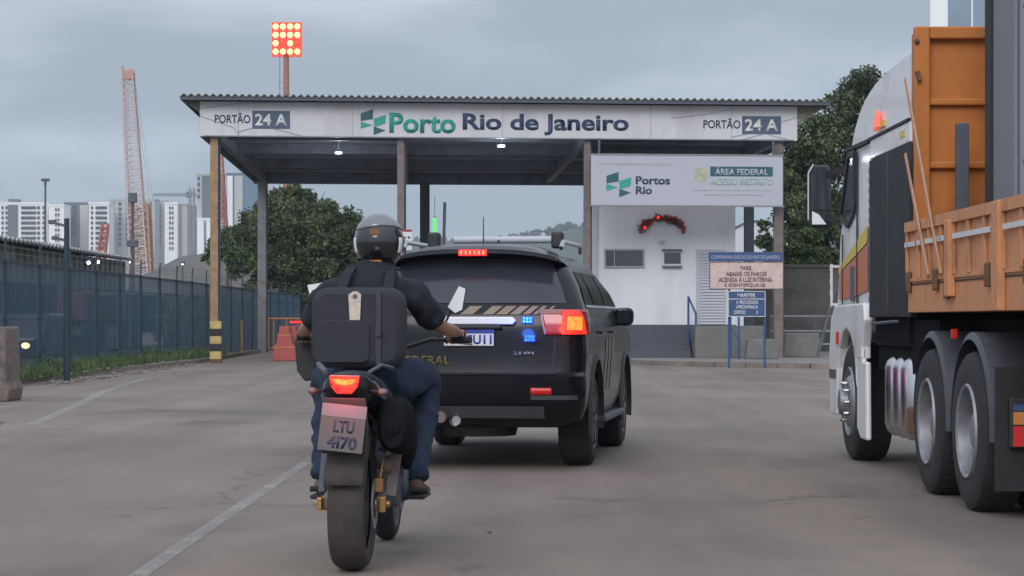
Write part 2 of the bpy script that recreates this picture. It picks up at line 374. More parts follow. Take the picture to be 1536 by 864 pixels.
# ================================================================ SETTING
def struct(name, mb, mat, **k): return tag(mb.build(name, mat, **k), kind='structure')
struct('ground', MB().box(-1500, 1500, -250, 2350, -.5, -.02), 'dirt')
def sheet(pts, z): return MB().add([(x, y, z) for x, y in pts], [tuple(range(len(pts)))])
struct('road', sheet([(-9.6, -20), (16, -20), (16, 140), (-9.6, 140)], 0), 'road')
verge = [(-9.35, 34), (-9.3, 41), (-9.2, 45), (-9.0, 50), (-8.82, 56), (-8.7, 62), (-9.0, 68), (-9.3, 80), (-9.6, 100), (-40, 100), (-40, 34)]
def slab(pts, z0, z1): return MB().prism(pts, z0, z1, 'xy')
struct('verge', slab(verge, -.1, .10), 'dirt')
def kerb(pts, w, h):
    mb = MB()
    for a, b in zip(pts, pts[1:]):
        a, b = Vector((*a, 0)), Vector((*b, 0)); n = max(1, round((b - a).length / 1.0))
        for i in range(n):
            p = a.lerp(b, (i + .012) / n); q = a.lerp(b, (i + .988) / n); hh = h + random.uniform(-.008, .008)
            mb.beam(p + Vector((0, 0, hh/2 - .02)), q + Vector((0, 0, hh/2 - .02)), w, hh + .04)
    return mb
struct('kerb', kerb(verge[:9], .16, .12), 'kerb', bevel=.01)
pv = [(2.55, 60.2), (3.6, 57.6), (5.2, 55.2), (7.4, 53.6), (10.5, 52.8), (26, 52), (26, 120), (2.55, 120)]
struct('pavement', slab(pv, -.1, .12), 'pavement')
struct('kerb', kerb([(2.5, 75)] + pv[:6], .16, .135), 'kerb', bevel=.01)
struct('verge', slab([(9.6, 52.95), (10.5, 52.9), (26, 52.1), (26, 60), (9.6, 58)], .121, .16), 'dirt')
# painted lines
def line(pts, w, z=.004):
    mb = MB()
    for a, b in zip(pts, pts[1:]):
        a, b = Vector((*a, z)), Vector((*b, z)); n = (b - a).cross(Vector((0, 0, 1))).normalized() * w / 2
        mb.add([a - n, b - n, b + n, a + n], [(0, 1, 2, 3)])
    return mb
struct('lane_line', line([(-1.76, -5), (-1.75, 6), (-1.75, 12.5), (-1.73, 18.5), (-1.72, 30)], .09), 'worn_line')
struct('edge_line', line([(-5.5, 24.8), (-5.85, 28), (-6.2, 31.2), (-6.75, 35.6), (-7.14, 39.8), (-7.5, 44.5)], .15), 'worn_line')
struct('dirt_patch', sheet([(-9.6, 20), (-6.6, 20.5), (-5.95, 22), (-5.75, 24), (-5.95, 25.5), (-6.7, 26.8), (-7.7, 27.3), (-9.6, 28)], .004), 'dirt')

# leaves -------------------------------------------------------------
def leaves(blobs, n, size, seed=1, flat=.0, inner=.25):
    rg = np.random.default_rng(seed); vols = np.array([b[3] ** 2 for b in blobs]); vols /= vols.sum()
    idx = rg.choice(len(blobs), n, p=vols); B = np.array([b[:4] for b in blobs])[idx]
    d = rg.normal(size=(n, 3)); d /= np.linalg.norm(d, axis=1)[:, None]
    # clumps: pull leaves towards a few directions per blob
    k = 20; cl = rg.normal(size=(len(blobs), k, 3)); cl /= np.linalg.norm(cl, axis=2)[..., None]
    c = cl[idx, rg.integers(0, k, n)]; d = d * .32 + c * rg.uniform(.7, 1.12, (n, 1)); ln = np.linalg.norm(d, axis=1)[:, None]
    r = (inner + (1 - inner) * rg.uniform(0, 1, (n, 1)) ** .45) * B[:, 3:4]
    sq = np.array([1, 1, .78])
    c0 = B[:, :3] + d / np.maximum(ln, .01) * r * (.8 + .3 * (ln - .6)) * sq
    a = rg.normal(size=(n, 3)); a /= np.linalg.norm(a, axis=1)[:, None]
    b = np.cross(a, rg.normal(size=(n, 3))); b /= np.linalg.norm(b, axis=1)[:, None]
    s = size * rg.uniform(.55, 1.3, (n, 1))
    v = np.stack([c0 - a*s, c0 + b*s*.55, c0 + a*s, c0 - b*s*.55], 1).reshape(-1, 3)
    mb = MB(); mb.v = [tuple(q) for q in v]; mb.f = [(4*i, 4*i+1, 4*i+2, 4*i+3) for i in range(n)]; mb.m = [0] * n
    return mb
def raw_build(mb, name, mat, parent=None):
    me = bpy.data.meshes.new(name); me.from_pydata(mb.v, [], mb.f); me.materials.append(M[mat])
    o = bpy.data.objects.new(name, me); COL.objects.link(o); o.parent = parent; return o
def tree(name, label, base, blobs, n, size, mat, tr=.25, group=None, seed=1, cat='tree'):
    t = thing(name, label, cat, base, group=group); bx, by = base[0], base[1]
    loc = [(b[0]-bx, b[1]-by, b[2], b[3]) for b in blobs]
    raw_build(leaves(loc, n, size, seed), 'crown', mat, t)
    mb = MB(); rd = random.Random(seed); top = min(b[2] for b in loc)
    fork = Vector((rd.uniform(-.2, .2), 0, max(1.0, top - .3)))
    mb.tube([(0, 0, -.1), (rd.uniform(-.1, .1), 0, fork.z * .5), fork], [tr * 1.25, tr, tr * .8], 9)
    for b in loc:
        e = Vector(b[:3]); m = fork.lerp(e, .5) + Vector((rd.uniform(-.3, .3), 0, .2))
        mb.tube([fork, m, e], [tr * .6, tr * .35, tr * .12], 6)
        for _ in range(5):
            d = Vector((rd.gauss(0, 1), rd.gauss(0, 1), rd.gauss(.3, .8))).normalized() * b[3] * .85
            mb.tube([m.lerp(e, .7), e + d], [tr * .15, tr * .03], 4)
    mb.build('trunk', 'bark', t, smooth=50); return t

tree('broadleaf_tree', 'large round dark green tree seen under the gate canopy behind the rider', (-10.6, 105, 0),
     [(-13.2,105,4.9,1.35), (-12.4,105,5.5,1.5), (-11.2,106,6.6,1.5), (-10.5,106,7.1,1.1), (-9.9,105,6.35,1.7), (-8.5,105,5.7,1.6), (-7.9,105,5.2,1.6), (-7.3,105,4.2,1.4), (-9.3,104,5.1,1.7), (-11.6,104,4.9,1.6), (-10.4,104,4.6,2.2), (-8.6,104,3.6,2.0),
      (-12.2,104,3.6,1.5), (-10.2,105,2.4,1.9), (-7.7,105,2.8,1.5)], 90000, .09, 'leaf_dark', .3, seed=3)
tree('broadleaf_tree', 'small thin-stemmed tree with a ragged crown between the two front canopy posts', (-12.65, 96, 0),
     [(-12.9,96,4.5,.75), (-12.2,96,4.1,.7), (-13.3,96,3.9,.5)], 2600, .1, 'leaf_mid', .07, seed=5)
tree('broadleaf_tree', 'tall spreading tree rising behind the right end of the gate roof and the truck cab', (13.6, 86, 0),
     [(14.4,86,10.0,1.75), (13.1,86,9.2,1.5), (12.3,85.5,8.0,1.7), (11.6,85.5,6.9,1.6), (11.7,85,5.4,1.7), (13.6,85,6.6,2.2), (15.6,87,8.3,2.3), (17,88,7.6,2.5), (12.8,84,4.0,1.9),
      (11.2,84.5,3.6,1.4), (12.0,84.5,2.6,1.4), (11.2,84,5.0,1.4), (15.2,85,5,2.5), (18,88,5,2.5)], 100000, .09, 'leaf_dark', .35, seed=8)
tree('shrub', 'lighter green leafy shrub above the wall between the signs and the truck', (10.3, 76, 0),
     [(10.0,76,3.7,.62), (10.7,76,3.3,.6), (9.7,76,3.1,.5), (11.3,76,3.2,.6), (10.5,76,4.1,.45)], 3600, .09, 'leaf_mid', .06, seed=11, cat='shrub')
tree('shrub', 'wispy bright green bush seen in the gap right of the guard booth', (10.35, 88, 0),
     [(10.3,88,4.4,.5), (10.7,88,3.8,.6), (10.2,88,5.0,.35)], 1500, .09, 'leaf_mid', .06, seed=12, cat='shrub')
tree('shrub', 'dark bushy shrub row behind the blue fence beneath the large tree', (-12.4, 98, 0),
     [(-15,98,1.5,1.1), (-13.2,98,1.6,1.2), (-11.4,98,1.5,1.1), (-9.9,99,1.7,1.1), (-8.2,100,1.8,1.2), (-7.0,101,1.5,1.1)], 7000, .1, 'leaf_dark', .08, seed=13, cat='shrub')

hb_ = []; rgh = random.Random(77)
for k in range(64):
    hb_.append((-11.3 + rgh.uniform(-.3, .3), 70 + k * .5, rgh.uniform(.6, 1.7), rgh.uniform(.5, .85)))
t = thing('shade_hedge', 'dark leafy mass added as shade behind the far stretch of the blue fence', 'shade_hedge', (-11.3, 86, 0))  # leafy mass added to darken the space under the tree
raw_build(leaves([(a + 11.3, b - 86, c, d) for a, b, c, d in hb_], 14000, .09, 78), 'foliage', 'leaf_dark', t)
mb = MB()
for k in range(38): mb.tube([(0, -15 + .8 * k, 0), (.1, -15 + .8 * k, .8), (-.1, -14.8 + .8 * k, 1.7)], [.05, .04, .02], 5)
mb.build('stem', 'bark', t)
# weeds along the fence
def blades(n, fx, h0, h1, seed):
    rg = random.Random(seed); mb = MB()
    for _ in range(n):
        x, y = fx(rg); h = rg.uniform(h0, h1) * (.5 + rg.random()); a = rg.uniform(0, pi); w = rg.uniform(.005, .016)
        dx, dy = cos(a) * w, sin(a) * w; lx, ly = rg.gauss(0, .12) * h * 2, rg.gauss(0, .12) * h * 2; z = .09
        mb.v += [(x-dx, y-dy, z), (x+dx, y+dy, z), (x+lx*.5+dx*1.4, y+ly*.5+dy*1.4, z+h*.6), (x+lx, y+ly, z+h)]
        k = len(mb.v); mb.f.append((k-4, k-3, k-2, k-1)); mb.m.append(0)
    return mb
def fx1(rg):
    while True:
        y = rg.uniform(37, 68); x = rg.uniform(-10.6, -8.95)
        if math.sin(y*1.7)*.5 + math.sin(y*.61+2)*.5 + rg.random()*1.3 > .05: return x, y
tag(raw_build(blades(26000, fx1, .05, .24, 3), 'weeds', 'leaf_weed'), 'green weeds growing along the foot of the blue fence', 'weeds', kind='stuff')
wb = []; rgw = random.Random(31)
for _ in range(120):
    y = rgw.uniform(40, 66); wb.append((rgw.uniform(-10.2, -9.15), y, rgw.uniform(.12, .30), rgw.uniform(.12, .34)))
tag(raw_build(leaves(wb, 16000, .028, 41), 'weeds', 'leaf_weed'), 'leafy low green weeds clumped at the foot of the blue fence', 'weeds', kind='stuff')
def fx2(rg): return rg.uniform(9.7, 16), rg.uniform(52.9, 57)
tag(raw_build(blades(3500, fx2, .04, .14, 4), 'grass', 'leaf_weed'), 'low grass verge beside the kerb in front of the truck', 'grass', kind='stuff')
mb = MB(); rg = random.Random(9)
for _ in range(260):
    x = rg.uniform(-9.2, -8.3); y = rg.uniform(40, 62); s = rg.uniform(.015, .06)
    mb.ball((x, y, s*.4 + (.1 if x < -8.85 else 0)), (s, s*.8, s*.6), 6, 4)
for _ in range(40):
    x = rg.uniform(-5.5, 5); y = rg.uniform(11, 50); s = rg.uniform(.006, .018); mb.ball((x, y, s*.4), (s, s*.8, s*.6), 5, 4)
tag(raw_build(mb, 'rubble', 'kerb'), 'scattered crumbs of stone and dirt along the kerb', 'rubble', kind='stuff')

# ---------------------------------------------------------------- far hill
rg = np.random.default_rng(4); mb = MB(); NX, NY = 70, 8
def ridge(x):
    px = 768 + x / 1500 * F
    pts = [(300,366),(560,362),(640,358),(720,362),(752,357),(775,352),(800,350),(815,353),(835,346),(860,341),(885,342),(920,338),(1100,350),(1400,372)]
    for (a, b), (c, d) in zip(pts, pts[1:]):
        if a <= px <= c: return 1.2 + (480 - (b + (d-b)*(px-a)/(c-a))) / F * 1500
    return 45
for i in range(NX + 1):
    x = -210 + 500 * i / NX
    for j in range(NY + 1):
        t = j / NY; mb.v.append((x, 1380 + 120 * t + rg.uniform(-3, 3), -1 + (ridge(x)) * sin(t * pi / 2) + rg.uniform(-1, 1) * (j > 0)))
    mb.v.append((x, 1640, -1))
K = NY + 2
for i in range(NX):
    for j in range(NY + 1): mb.f.append((i*K+j, (i+1)*K+j, (i+1)*K+j+1, i*K+j+1)); mb.m.append(0)
struct('hill', mb, 'hill_green', smooth=60)
bl = []
for i in range(95):
    x = -200 + 480 * i / 95 + random.uniform(-2, 2); bl.append((x, 1490 + random.uniform(-12, 5), ridge(x) - 2 + random.uniform(-1.5, 2.2), random.uniform(2.2, 5.0)))
for x in (28, 33, 38, 41, 26): bl.append((x, 1492, ridge(x) + 1, 4.2))
tag(raw_build(leaves(bl, 15000, 1.1, 22), 'forest', 'leaf_hill'), 'hazy far-off wood along the top of the hill', 'forest', kind='stuff')

# stock mound
mb = MB(); NX = 40
for i in range(NX + 1):
    x = -31 + 26 * i / NX; px = 768 + x / 160 * F
    hgt = max(0, 6.3 * max(0, 1 - ((px - 318) / 165) ** 2) ** .7)
    for j in range(7):
        t = j / 6; mb.v.append((x, 152 + 16 * t, -.05 + hgt * sin(t * pi) ** .8 * (1 + .03 * random.uniform(-1, 1)) if 0 < j < 6 else -.05))
for i in range(NX):
    for j in range(6): mb.f.append((i*7+j, (i+1)*7+j, (i+1)*7+j+1, i*7+j+1)); mb.m.append(0)
tag(mb.build('gravel_mound', 'mound', smooth=60), 'broad grey mound of gravel beyond the fence below the apartment blocks', 'gravel mound')

# ================================================================ CITY
mk('mast_red', (.33, .15, .12), .6)
def apartment(px0, px1, ytop, D, mat, label, cols, roof=None, rows=9, step=7.6, wh=.55, name='apartment_block', strips=()):
    s = D / F; xc = ((px0 + px1) / 2 - 768) * s; hw = (px1 - px0) / 2 * s; zt = 1.2 + (480 - ytop) * s
    t = thing(name, label, 'building', (xc, D, 0), group='apartment blocks on the skyline')
    MB().box(-hw, hw, 0, 16, 0, zt).build('wall', mat, t)
    if roof: MB().box(roof[0] * s, roof[1] * s, 3, 11, zt, zt + roof[2] * s).build('roof_house', roof[3], t)
    MB().box(-hw - .3, hw + .3, -.3, 16.3, zt, zt + .9).build('parapet', mat, t)
    for (a, b, m) in strips: MB().box((a - (px0+px1)/2) * s, (b - (px0+px1)/2) * s, -.4, -.01, 0, zt - .5).build('wall_strip', m, t)
    proto = {}
    for (c, wpx) in cols:
        for r in range(rows):
            z = zt - (5.5 + r * step) * s
            if wpx not in proto:
                o = MB().box(-wpx/2*s, wpx/2*s, -.5, .2, -step*wh/2*s, step*wh/2*s).build('window', 'apt_window', t); proto[wpx] = o
            else:
                o = proto[wpx].copy(); COL.objects.link(o)
            o.location = ((c - (px0+px1)/2) * s, -.06, z)
    return t
A = apartment
A(-6, 71, 306, 1100, 'apt_white', 'white apartment block with a dark grey stair tower at its near end', [(4,3),(10,3),(44,20),(34,4),(58,4),(66,4)], strips=((12, 27, 'apt_grey'),), roof=(-22, -8, 8, 'apt_grey'))
A(73, 96, 309, 1090, 'apt_white', 'narrow bright white block with one column of paired windows beside a grey block', [(84,2.2),(88,2.2)])
A(96.5, 132, 306, 1115, 'apt_grey', 'olive grey apartment slab with few small windows', [(111,5),(104,2)], rows=6, strips=((120, 132, 'apt_pale'),))
A(133, 163, 306, 1095, 'apt_white', 'white block with wide dark balcony openings left of the crane', [(138,3),(152,17)])
A(163.5, 232, 300, 1120, 'apt_pale', 'pale grey block standing directly behind the red crane boom', [(171,2.5),(180,4),(199,4),(218,3),(226,3),(190,2)])
A(232, 247, 303, 1140, 'apt_pale', 'slim pale tower slice right of the crane boom', [(239,4)])
A(247, 266, 306, 1080, 'apt_white', 'bright white end wall with one window column next to a beige slab', [(255,2),(259,2)])
A(266.5, 281, 308, 1085, 'apt_beige', 'plain beige slab between a white end wall and a blue grey one', [], strips=((273, 281, 'apt_pale'),))
A(281.5, 294, 311, 1150, 'apt_blue', 'plain blue grey slab beside the tall tower', [])
A(295, 331, 262, 980, 'apt_pale', 'tall pale tower with a dark vertical strip seen left of the ochre post', [(298,3)], rows=4, strips=((303, 331, 'apt_grey'),), step=9)
A(340, 391, 262, 985, 'apt_blue', 'tall blue grey tower with pale edge seen right of the ochre post', [], strips=((341, 349, 'apt_white'), (352, 364, 'apt_pale')))
A(296, 330, 330, 975, 'apt_white', 'lower white tower with a dark blue slot in front of the tall one', [], strips=((306, 309, 'apt_blue'),), rows=1)

# ================================================================ CRANES, MASTS
def lattice(mb, p, q, w0, w1, n, r=.09, rb=.05):
    p, q = Vector(p), Vector(q); d = (q - p).normalized(); a = d.cross(Vector((0, 1, 0))).normalized(); b = a.cross(d)
    def P(i, k):
        t = i / n; w_ = (w0 + (w1 - w0) * t) / 2; s1, s2 = ((-1,-1),(1,-1),(1,1),(-1,1))[k]; return p.lerp(q, t) + a*s1*w_ + b*s2*w_
    for k in range(4):
        mb.tube([P(0, k), P(n, k)], r, 5)
        for i in range(n):
            mb.tube([P(i, k), P(i + 1, (k + 1) % 4)], rb, 4); mb.tube([P(i, k), P(i, (k + 1) % 4)], rb, 4)
base = at(216, 400, 300); tip = at(192, 116, 300)
t = thing('crawler_crane', 'tall red and white lattice boom crane leaning over the fence', 'crane', (base.x, 300, 0))
def rel(v): return Vector((v.x - base.x, v.y - 300, v.z))
mb = MB(); lattice(mb, (-.3, 0, 4), rel(tip), 2.5, 1.5, 34, .12, .06); mb.build('boom', 'crane_white', t)
mb = MB(); lattice(mb, (-.3, .5, 4), rel(at(208, 305, 300)) + Vector((0, .5, 0)), 2.9, 2.6, 12, .2, .14); mb.build('boom_foot', 'crane_orange', t)
mb = MB(); tp = rel(tip); mb.box(tp.x - .7, tp.x + .9, -.6, .6, tp.z - .3, tp.z + .7); mb.beam((tp.x - .5, 0, tp.z), (tp.x - .8, 0, tp.z + 1.6), .35); mb.ball((tp.x + .3, 0, tp.z + .7), .55)
mb.build('boom_head', 'crane_orange', t)
mb = MB()
for k in (-1.3, -.8, 2.2, 2.9): mb.tube([(tp.x + k * .3, 0, tp.z), (k + .3, 0, 5)], .035, 4)
mb.build('hoist_cable', 'wire', t)
mb = MB().box(-3, 3, -3, 4, 1, 3.6).box(-3.2, -2, -2, 1, 1.2, 4.2); mb.build('body', 'crane_orange', t, bevel=.1)
MB().box(-3.6, -2.6, -3.6, 4.4, 0, 1).box(2.6, 3.6, -3.6, 4.4, 0, 1).build('track', 'black_plastic', t, bevel=.2)
b2 = at(338, 395, 330)
t = thing('crawler_crane', 'second red lattice boom crane glimpsed beside the ochre gate post', 'crane', (b2.x, 330, 0))
mb = MB(); lattice(mb, (0, 0, 3), (-1.2, 0, 30), 2.2, 1.0, 26, .1, .07); mb.build('boom', 'crane_red', t)
MB().box(-2.5, 2.5, -3, 4, 1, 3.4).build('body', 'crane_orange', t, bevel=.1); MB().box(-3, -2.2, -3.4, 4.4, 0, 1).box(2.2, 3, -3.4, 4.4, 0, 1).build('track', 'black_plastic', t, bevel=.2)
b3 = at(152, 400, 260)
t = thing('crawler_crane', 'small red and white lattice boom crane low in front of the apartment blocks', 'crane', (b3.x, 260, 0))
mb = MB(); lattice(mb, (-.6, 0, 3), (.5, 0, 12.8), 1.0, .7, 9, .12, .09); mb.build('boom', 'crane_red', t)
MB().box(-2, 2, -3, 4, 1, 3.2).build('body', 'crane_orange', t, bevel=.1)
s = 1060 / F; xx = (288 - 768) * s
t = thing('tower_crane', 'faint grey tower crane with a thin horizontal jib beside the tall tower', 'crane', (xx, 1060, 0))
mb = MB(); lattice(mb, (0, 0, 0), (0, 0, 66), 2.2, 2.2, 26, .3, .18); mb.build('mast', 'steel_grey', t)
mb = MB(); lattice(mb, (6, 0, 62.5), (-19, 0, 62.5), 1.3, 1.0, 14, .22, .15); mb.build('jib', 'steel_grey', t)
MB().box(-2.6, -.6, -1.2, 1.2, 61, 64).build('cab', 'steel_dark', t)

def mast(px, ytop, D, label, r=.12, head=None, rx=None):
    p = at(px, ytop, D); t = thing('light_mast', label, 'light mast', (p.x, D, 0))
    MB().tube([(0, 0, -.1), (0, 0, p.z)], [r * 1.5, r * .8], 8).build('pole', 'steel_dark', t, smooth=40)
    if head == 'twin': MB().box(-.28, .28, -.15, .15, p.z, p.z + .2).box(-.08, .08, -.08, .08, p.z - .3, p.z).build('lamp_head', 'steel_dark', t, bevel=.03)
    if head == 'box': MB().box(-.26, .26, -.2, .2, p.z - 2.25, p.z - 1.9).build('control_box', 'steel_dark', t, bevel=.03); MB().box(-.2, .2, -.2, .2, p.z, p.z + .5).build('lamp_head', 'steel_dark', t, bevel=.03)
    return t
mast(68, 272, 150, 'slender mast with a small lamp head in front of the white apartment block', .08, 'twin')
mast(199, 304, 110, 'dark post with a square box halfway up beside the crane foot', .09, 'box')
# floodlight tower with a 4 x 4 grid of lamps
D = 150; p = at(430, 60, D); s = D / F
t = thing('floodlight_tower', 'tall mast carrying a square grid of glowing orange floodlights', 'floodlight', (p.x, D, 0))
z0, z1 = 1.2 + (480 - 84) * s, 1.2 + (480 - 34) * s
MB().tube([(0, .2, 0), (-.05, .2, z0 + .3)], [.30, .19], 12).build('mast', 'mast_red', t, smooth=40)
mb = MB().beam((-.55, .2, 8), (-.5, .2, z0), .06); mb.beam((-.5, .2, 8), (-.05, .2, 8), .05)
for k in range(24): mb.beam((-.52, .2, 8 + k * .44), (-.1, .2, 8 + k * .44), .03)
mb.build('ladder', 'steel_grey', t)
mb = MB()
for k in range(5):
    zz = z0 + (z1 - z0) * k / 4; mb.beam((-1.02, .12, zz), (1.02, .12, zz), .09); xx = -1.0 + 2.0 * k / 4; mb.beam((xx, .14, z0), (xx, .14, z1), .09)
mb.build('lamp_frame', 'flood_case_glow', t)
missing = (1, 2)
lampo = None
for i in range(4):
    for j in range(4):
        x = -.75 + .5 * i; z = z0 + (z1 - z0) * (j + .5) / 4
        if lampo is None:
            lampo = MB().box(-.2, .2, -.16, .1, -.22, .22).build('floodlight_head', 'flood_case_glow', t, bevel=.04)
            MB().lathe([(-.22, 0), (-.21, .16), (-.165, .205)], axis='y', seg=16).build('lens', 'flood_lamp', lampo); lampo.location = (x, 0, z)
        else:
            c = dup(lampo, t, (x, 0, z))
            if (i, j) in ((1, 1), (3, 1)): c.children[0].data = c.children[0].data.copy(); c.children[0].data.materials[0] = M['flood_case_glow']

# ================================================================ BEHIND THE FENCE
t = thing('shed', 'long low shed with a pale corrugated roof edge running parallel to the blue fence', 'shed', (-16, 62, 0))
MB().box(-5, 0, -6, 27, 0, 3.6).build('wall', 'shed_wall', t)
mb = MB()
for k in range(0, 34):
    y = -6 + k; mb.box(.0, .1, y, y + .14, 0, 3.6)
mb.build('wall_post', 'shed_wall', t)
mb = MB(); n = 34 * 8
for i in range(n + 1):
    y = -6.3 + i * 33.6 / n; zz = .05 * sin(i * pi / 2.5); mb.v += [(.35, y, 3.68 + zz), (-5.3, y, 4.3 + zz), (.35, y, 3.74 + zz), (-5.3, y, 4.36 + zz)]
for i in range(n):
    a, b = 4*i, 4*(i+1); mb.f += [(a, b, b+1, a+1), (a+2, a+3, b+3, b+2), (a, a+2, b+2, b)]; mb.m += [0]*3
mb.build('roof', 'fibre_cement', t)
mb = MB()
for k in range(58): mb.box(.32, .38, -6.2 + k * .575, -6.2 + k * .575 + .40, 3.73, 3.80)
mb.build('roof_edge_glint', 'plate_white', t)  # white blocks imitate light caught along the corrugated roof edge
for i, (px, py, lab) in enumerate(((127, 393, 'nearer one of the two bright white wall lamps on the shed'), (141, 392, 'farther one of the two bright white wall lamps on the shed'))):
    y = 16 * F / (768 - px) - .4; p = at(px, py, y); t = thing('wall_lamp', lab, 'wall lamp', (-15.95, y, p.z), group='wall lamps on the shed')
    MB().box(-.05, .25, -.12, .12, -.1, .12).build('housing', 'steel_dark', t, bevel=.02); MB().ball((.2, -.13, -.03), .065, 10, 8).build('bulb', 'white_lamp', t, smooth=60)
for i, (px, py, y, lab) in enumerate(((195, 393, 63, 'tiny white lamp above the fence beside the crane foot'), (274, 396, 66, 'tiny white lamp above the fence nearest the ochre post'))):
    p = at(px, py, y); t = thing('yard_lamp', lab, 'lamp', (p.x, y, 0), group='tiny yard lamps')
    MB().tube([(0, 0, 0), (0, 0, p.z)], .02, 6).box(-.06, .06, -.03, .06, p.z, p.z + .07).build('lamp_post', 'steel_dark', t); MB().ball((0, -.04, p.z - .01), .022, 8, 6).build('bulb', 'white_lamp', t)
def trailer(x, y0, y1, h, label, mat, lower='steel_dark', z0=1.15):
    t = thing('box_trailer', label, 'trailer', (x, y0, 0)); Ln = y1 - y0
    MB().box(-2.5, 0, 0, Ln, z0, h).build('body', mat, t, bevel=.04)
    mb = MB()
    for k in range(int(Ln / .45)): mb.box(0, .03, k*.45 + .1, k*.45 + .16, z0 + .1, h - .1)
    mb.build('side_rib', mat, t)
    MB().box(-2.3, -.2, .3, Ln - .3, .75, z0).build('chassis', lower, t)
    for yy in (1.2, 2.5, Ln - 1.5):
        MB().lathe([(-.32, .2), (-.32, .5), (0, .5), (0, .2)], (-.1, yy, .5), 'x', 24, close=True).build('wheel', 'rubber', t)
    return t
trailer(-13.2, 42, 51.5, 2.35, 'low grey box trailer parked behind the near end of the fence', 'trailer_grey')
trailer(-13.0, 54, 62, 2.25, 'dark blue container trailer parked behind the middle of the fence', 'container_blue')
trailer(-12.6, 64, 69, 2.0, 'rust red container trailer parked behind the far part of the fence', 'container_rust')
trailer(-12.8, 72, 84, 2.1, 'dark blue trailer parked behind the fence past the striped post', 'container_blue')
t = thing('parked_car', 'small dark car with lit yellow headlamps behind the near fence panels', 'car', (-11.55, 49, 0))
MB().prism([(0,.35),(0,.8),(.9,.9),(1.5,1.35),(3,1.35),(3.6,.95),(4,.9),(4,.35)], -.8, .8, 'yz').build('body', 'black_paint', t, bevel=.06)
for yy in (.8, 3.2):
    for xx in (-.8, .62): MB().lathe([(0, .1), (0, .31), (.18, .31), (.18, .1)], (xx, yy, .31), 'x', 20, close=True).build('wheel', 'rubber', t)
for xx in (-.55, .55): MB().ball((xx, -.01, .62), (.1, .05, .07), 10, 6).build('headlamp', 'warm_lamp', t)

# ================================================================ BLUE FENCE
XF = -9.6
t = thing('mesh_fence', 'long blue welded mesh fence with barbed wire running beside the road', 'fence', (XF, 35, 0)); n = 22
mb = MB()
for k in range(60):
    y = k * .05; mb.box(-.0025, .0025, y - .0027, y + .0027, .1, 2.3)
for z in (.15, .5, .52, 1.2, 1.22, 1.9, 1.92, 2.28): mb.box(.005, .012, 0, 3, z - .006, z + .006)
panel = mb.build('mesh_panel', 'fence_blue', t)
mb = MB().box(-.04, .04, -.04, .04, 0, 2.36); mb.beam((0, 0, 2.34), (.02, 0, 2.75), .035); mb.box(-.06, .06, -.06, .06, 0, .14)
post = mb.build('fence_post', 'fence_post', t)
for k in range(1, n):
    c = dup(panel, t, (0, 3 * k, 0)); c = dup(post, t, (0, 3 * k, 0))
MB().box(-.02, .02, 0, 66, 2.3, 2.345).build('top_rail', 'fence_post', t)
mb = MB()
for z in (2.48, 2.6, 2.73): mb.tube([(.01, 0, z), (.01, 66, z)], .005, 4)
mb.build('barbed_wire', 'wire', t)

p = at(98, 360, 41.2); t = thing('camera_pole', 'thick dark pole with small camera brackets beside the near fence panels', 'pole', (-8.75+.2, 41.6, 0))
MB().tube([(0, 0, 0), (0, 0, 3.15)], [.06, .05], 12).build('pole', 'fence_post', t, smooth=40)
MB().beam((0, 0, 3.0), (-.28, -.05, 3.08), .05).box(-.34, -.22, -.06, .06, 3.04, 3.12).build('security_camera', 'steel_dark', t); MB().beam((0, 0, 2.72), (-.22, -.05, 2.78), .05).box(-.28, -.18, -.06, .06, 2.74, 2.81).build('security_camera', 'steel_dark', t)

# concrete block
t = MB().prism([(-.47, 0), (.47, 0), (.5, .18), (.45, .3), (.44, 1.1), (-.44, 1.1), (-.47, .3)], -.45, .45, 'xz').build('concrete_block', 'block_concrete', bevel=.03, loc=(-7.86, 32.2, 0))
tag(t, 'weathered brown concrete block standing at the roadside by the fence', 'concrete block')

# ================================================================ RIGHT BACKGROUND
t = thing('boundary_wall', 'dark stained plaster wall behind the railing near the truck', 'wall', (8.2, 74, 0))
MB().box(0, 14, 0, .25, 0, 3.0).build('wall', 'plaster_wall', t); MB().box(-.05, 14, -.06, .31, 3.0, 3.1).build('coping', 'plaster_wall', t)
mb = MB()
for k in range(5): mb.box(k * 3.2, k * 3.2 + .25, -.1, 0, .1, 3.0)
mb.build('pier', 'plaster_wall', t)
t = thing('railing', 'thin dark steel railing right of the guard booth', 'railing', (7.9, 66, .12))
mb = MB()
for k in range(6): mb.box(k * 1.3 - .03, k * 1.3 + .03, -.03, .03, 0, 1.25)
mb.build('post', 'steel_dark', t); mb = MB()
for z in (.35, .75, 1.2): mb.box(-.03, 6.6, -.045, -.03, z - .025, z + .025)
mb.build('rail', 'steel_grey', t)
t = MB().beam((0, 0, .1), (.55, 0, 2.2), .07).build('leaning_pole', 'steel_dark', loc=(8.6, 61, .1)); tag(t, 'thin grey pole leaning over beside the truck front', 'pole')
t = thing('storage_tent', 'white arched tent seen through the gap behind the guard booth', 'tent', (13.3, 118, 0)); mb = MB(); pts = [(2.6*cos(a), 3 + 3.6*sin(a)) for a in [pi*k/14 for k in range(15)]]
MB().prism(pts + [(-2.6, 0), (2.6, 0)], 0, 10, 'xz').build('canopy', 'tent', t)
mb = MB()
for a, b in zip(pts, pts[1:]): mb.beam((a[0], -.05, a[1]), (b[0], -.05, b[1]), .08)
mb.build('arch_frame', 'steel_dark', t)
t = thing('office_building', 'white framed glass office block rising above the orange truck body', 'building', (0, 0, 0))
t.location = (17.55, 88, 0); t.rotation_euler = (0, 0, -R(12))
MB().box(-.55, 9, 0, 12, 0, 22).build('wall', 'apt_white', t)
mb = MB()
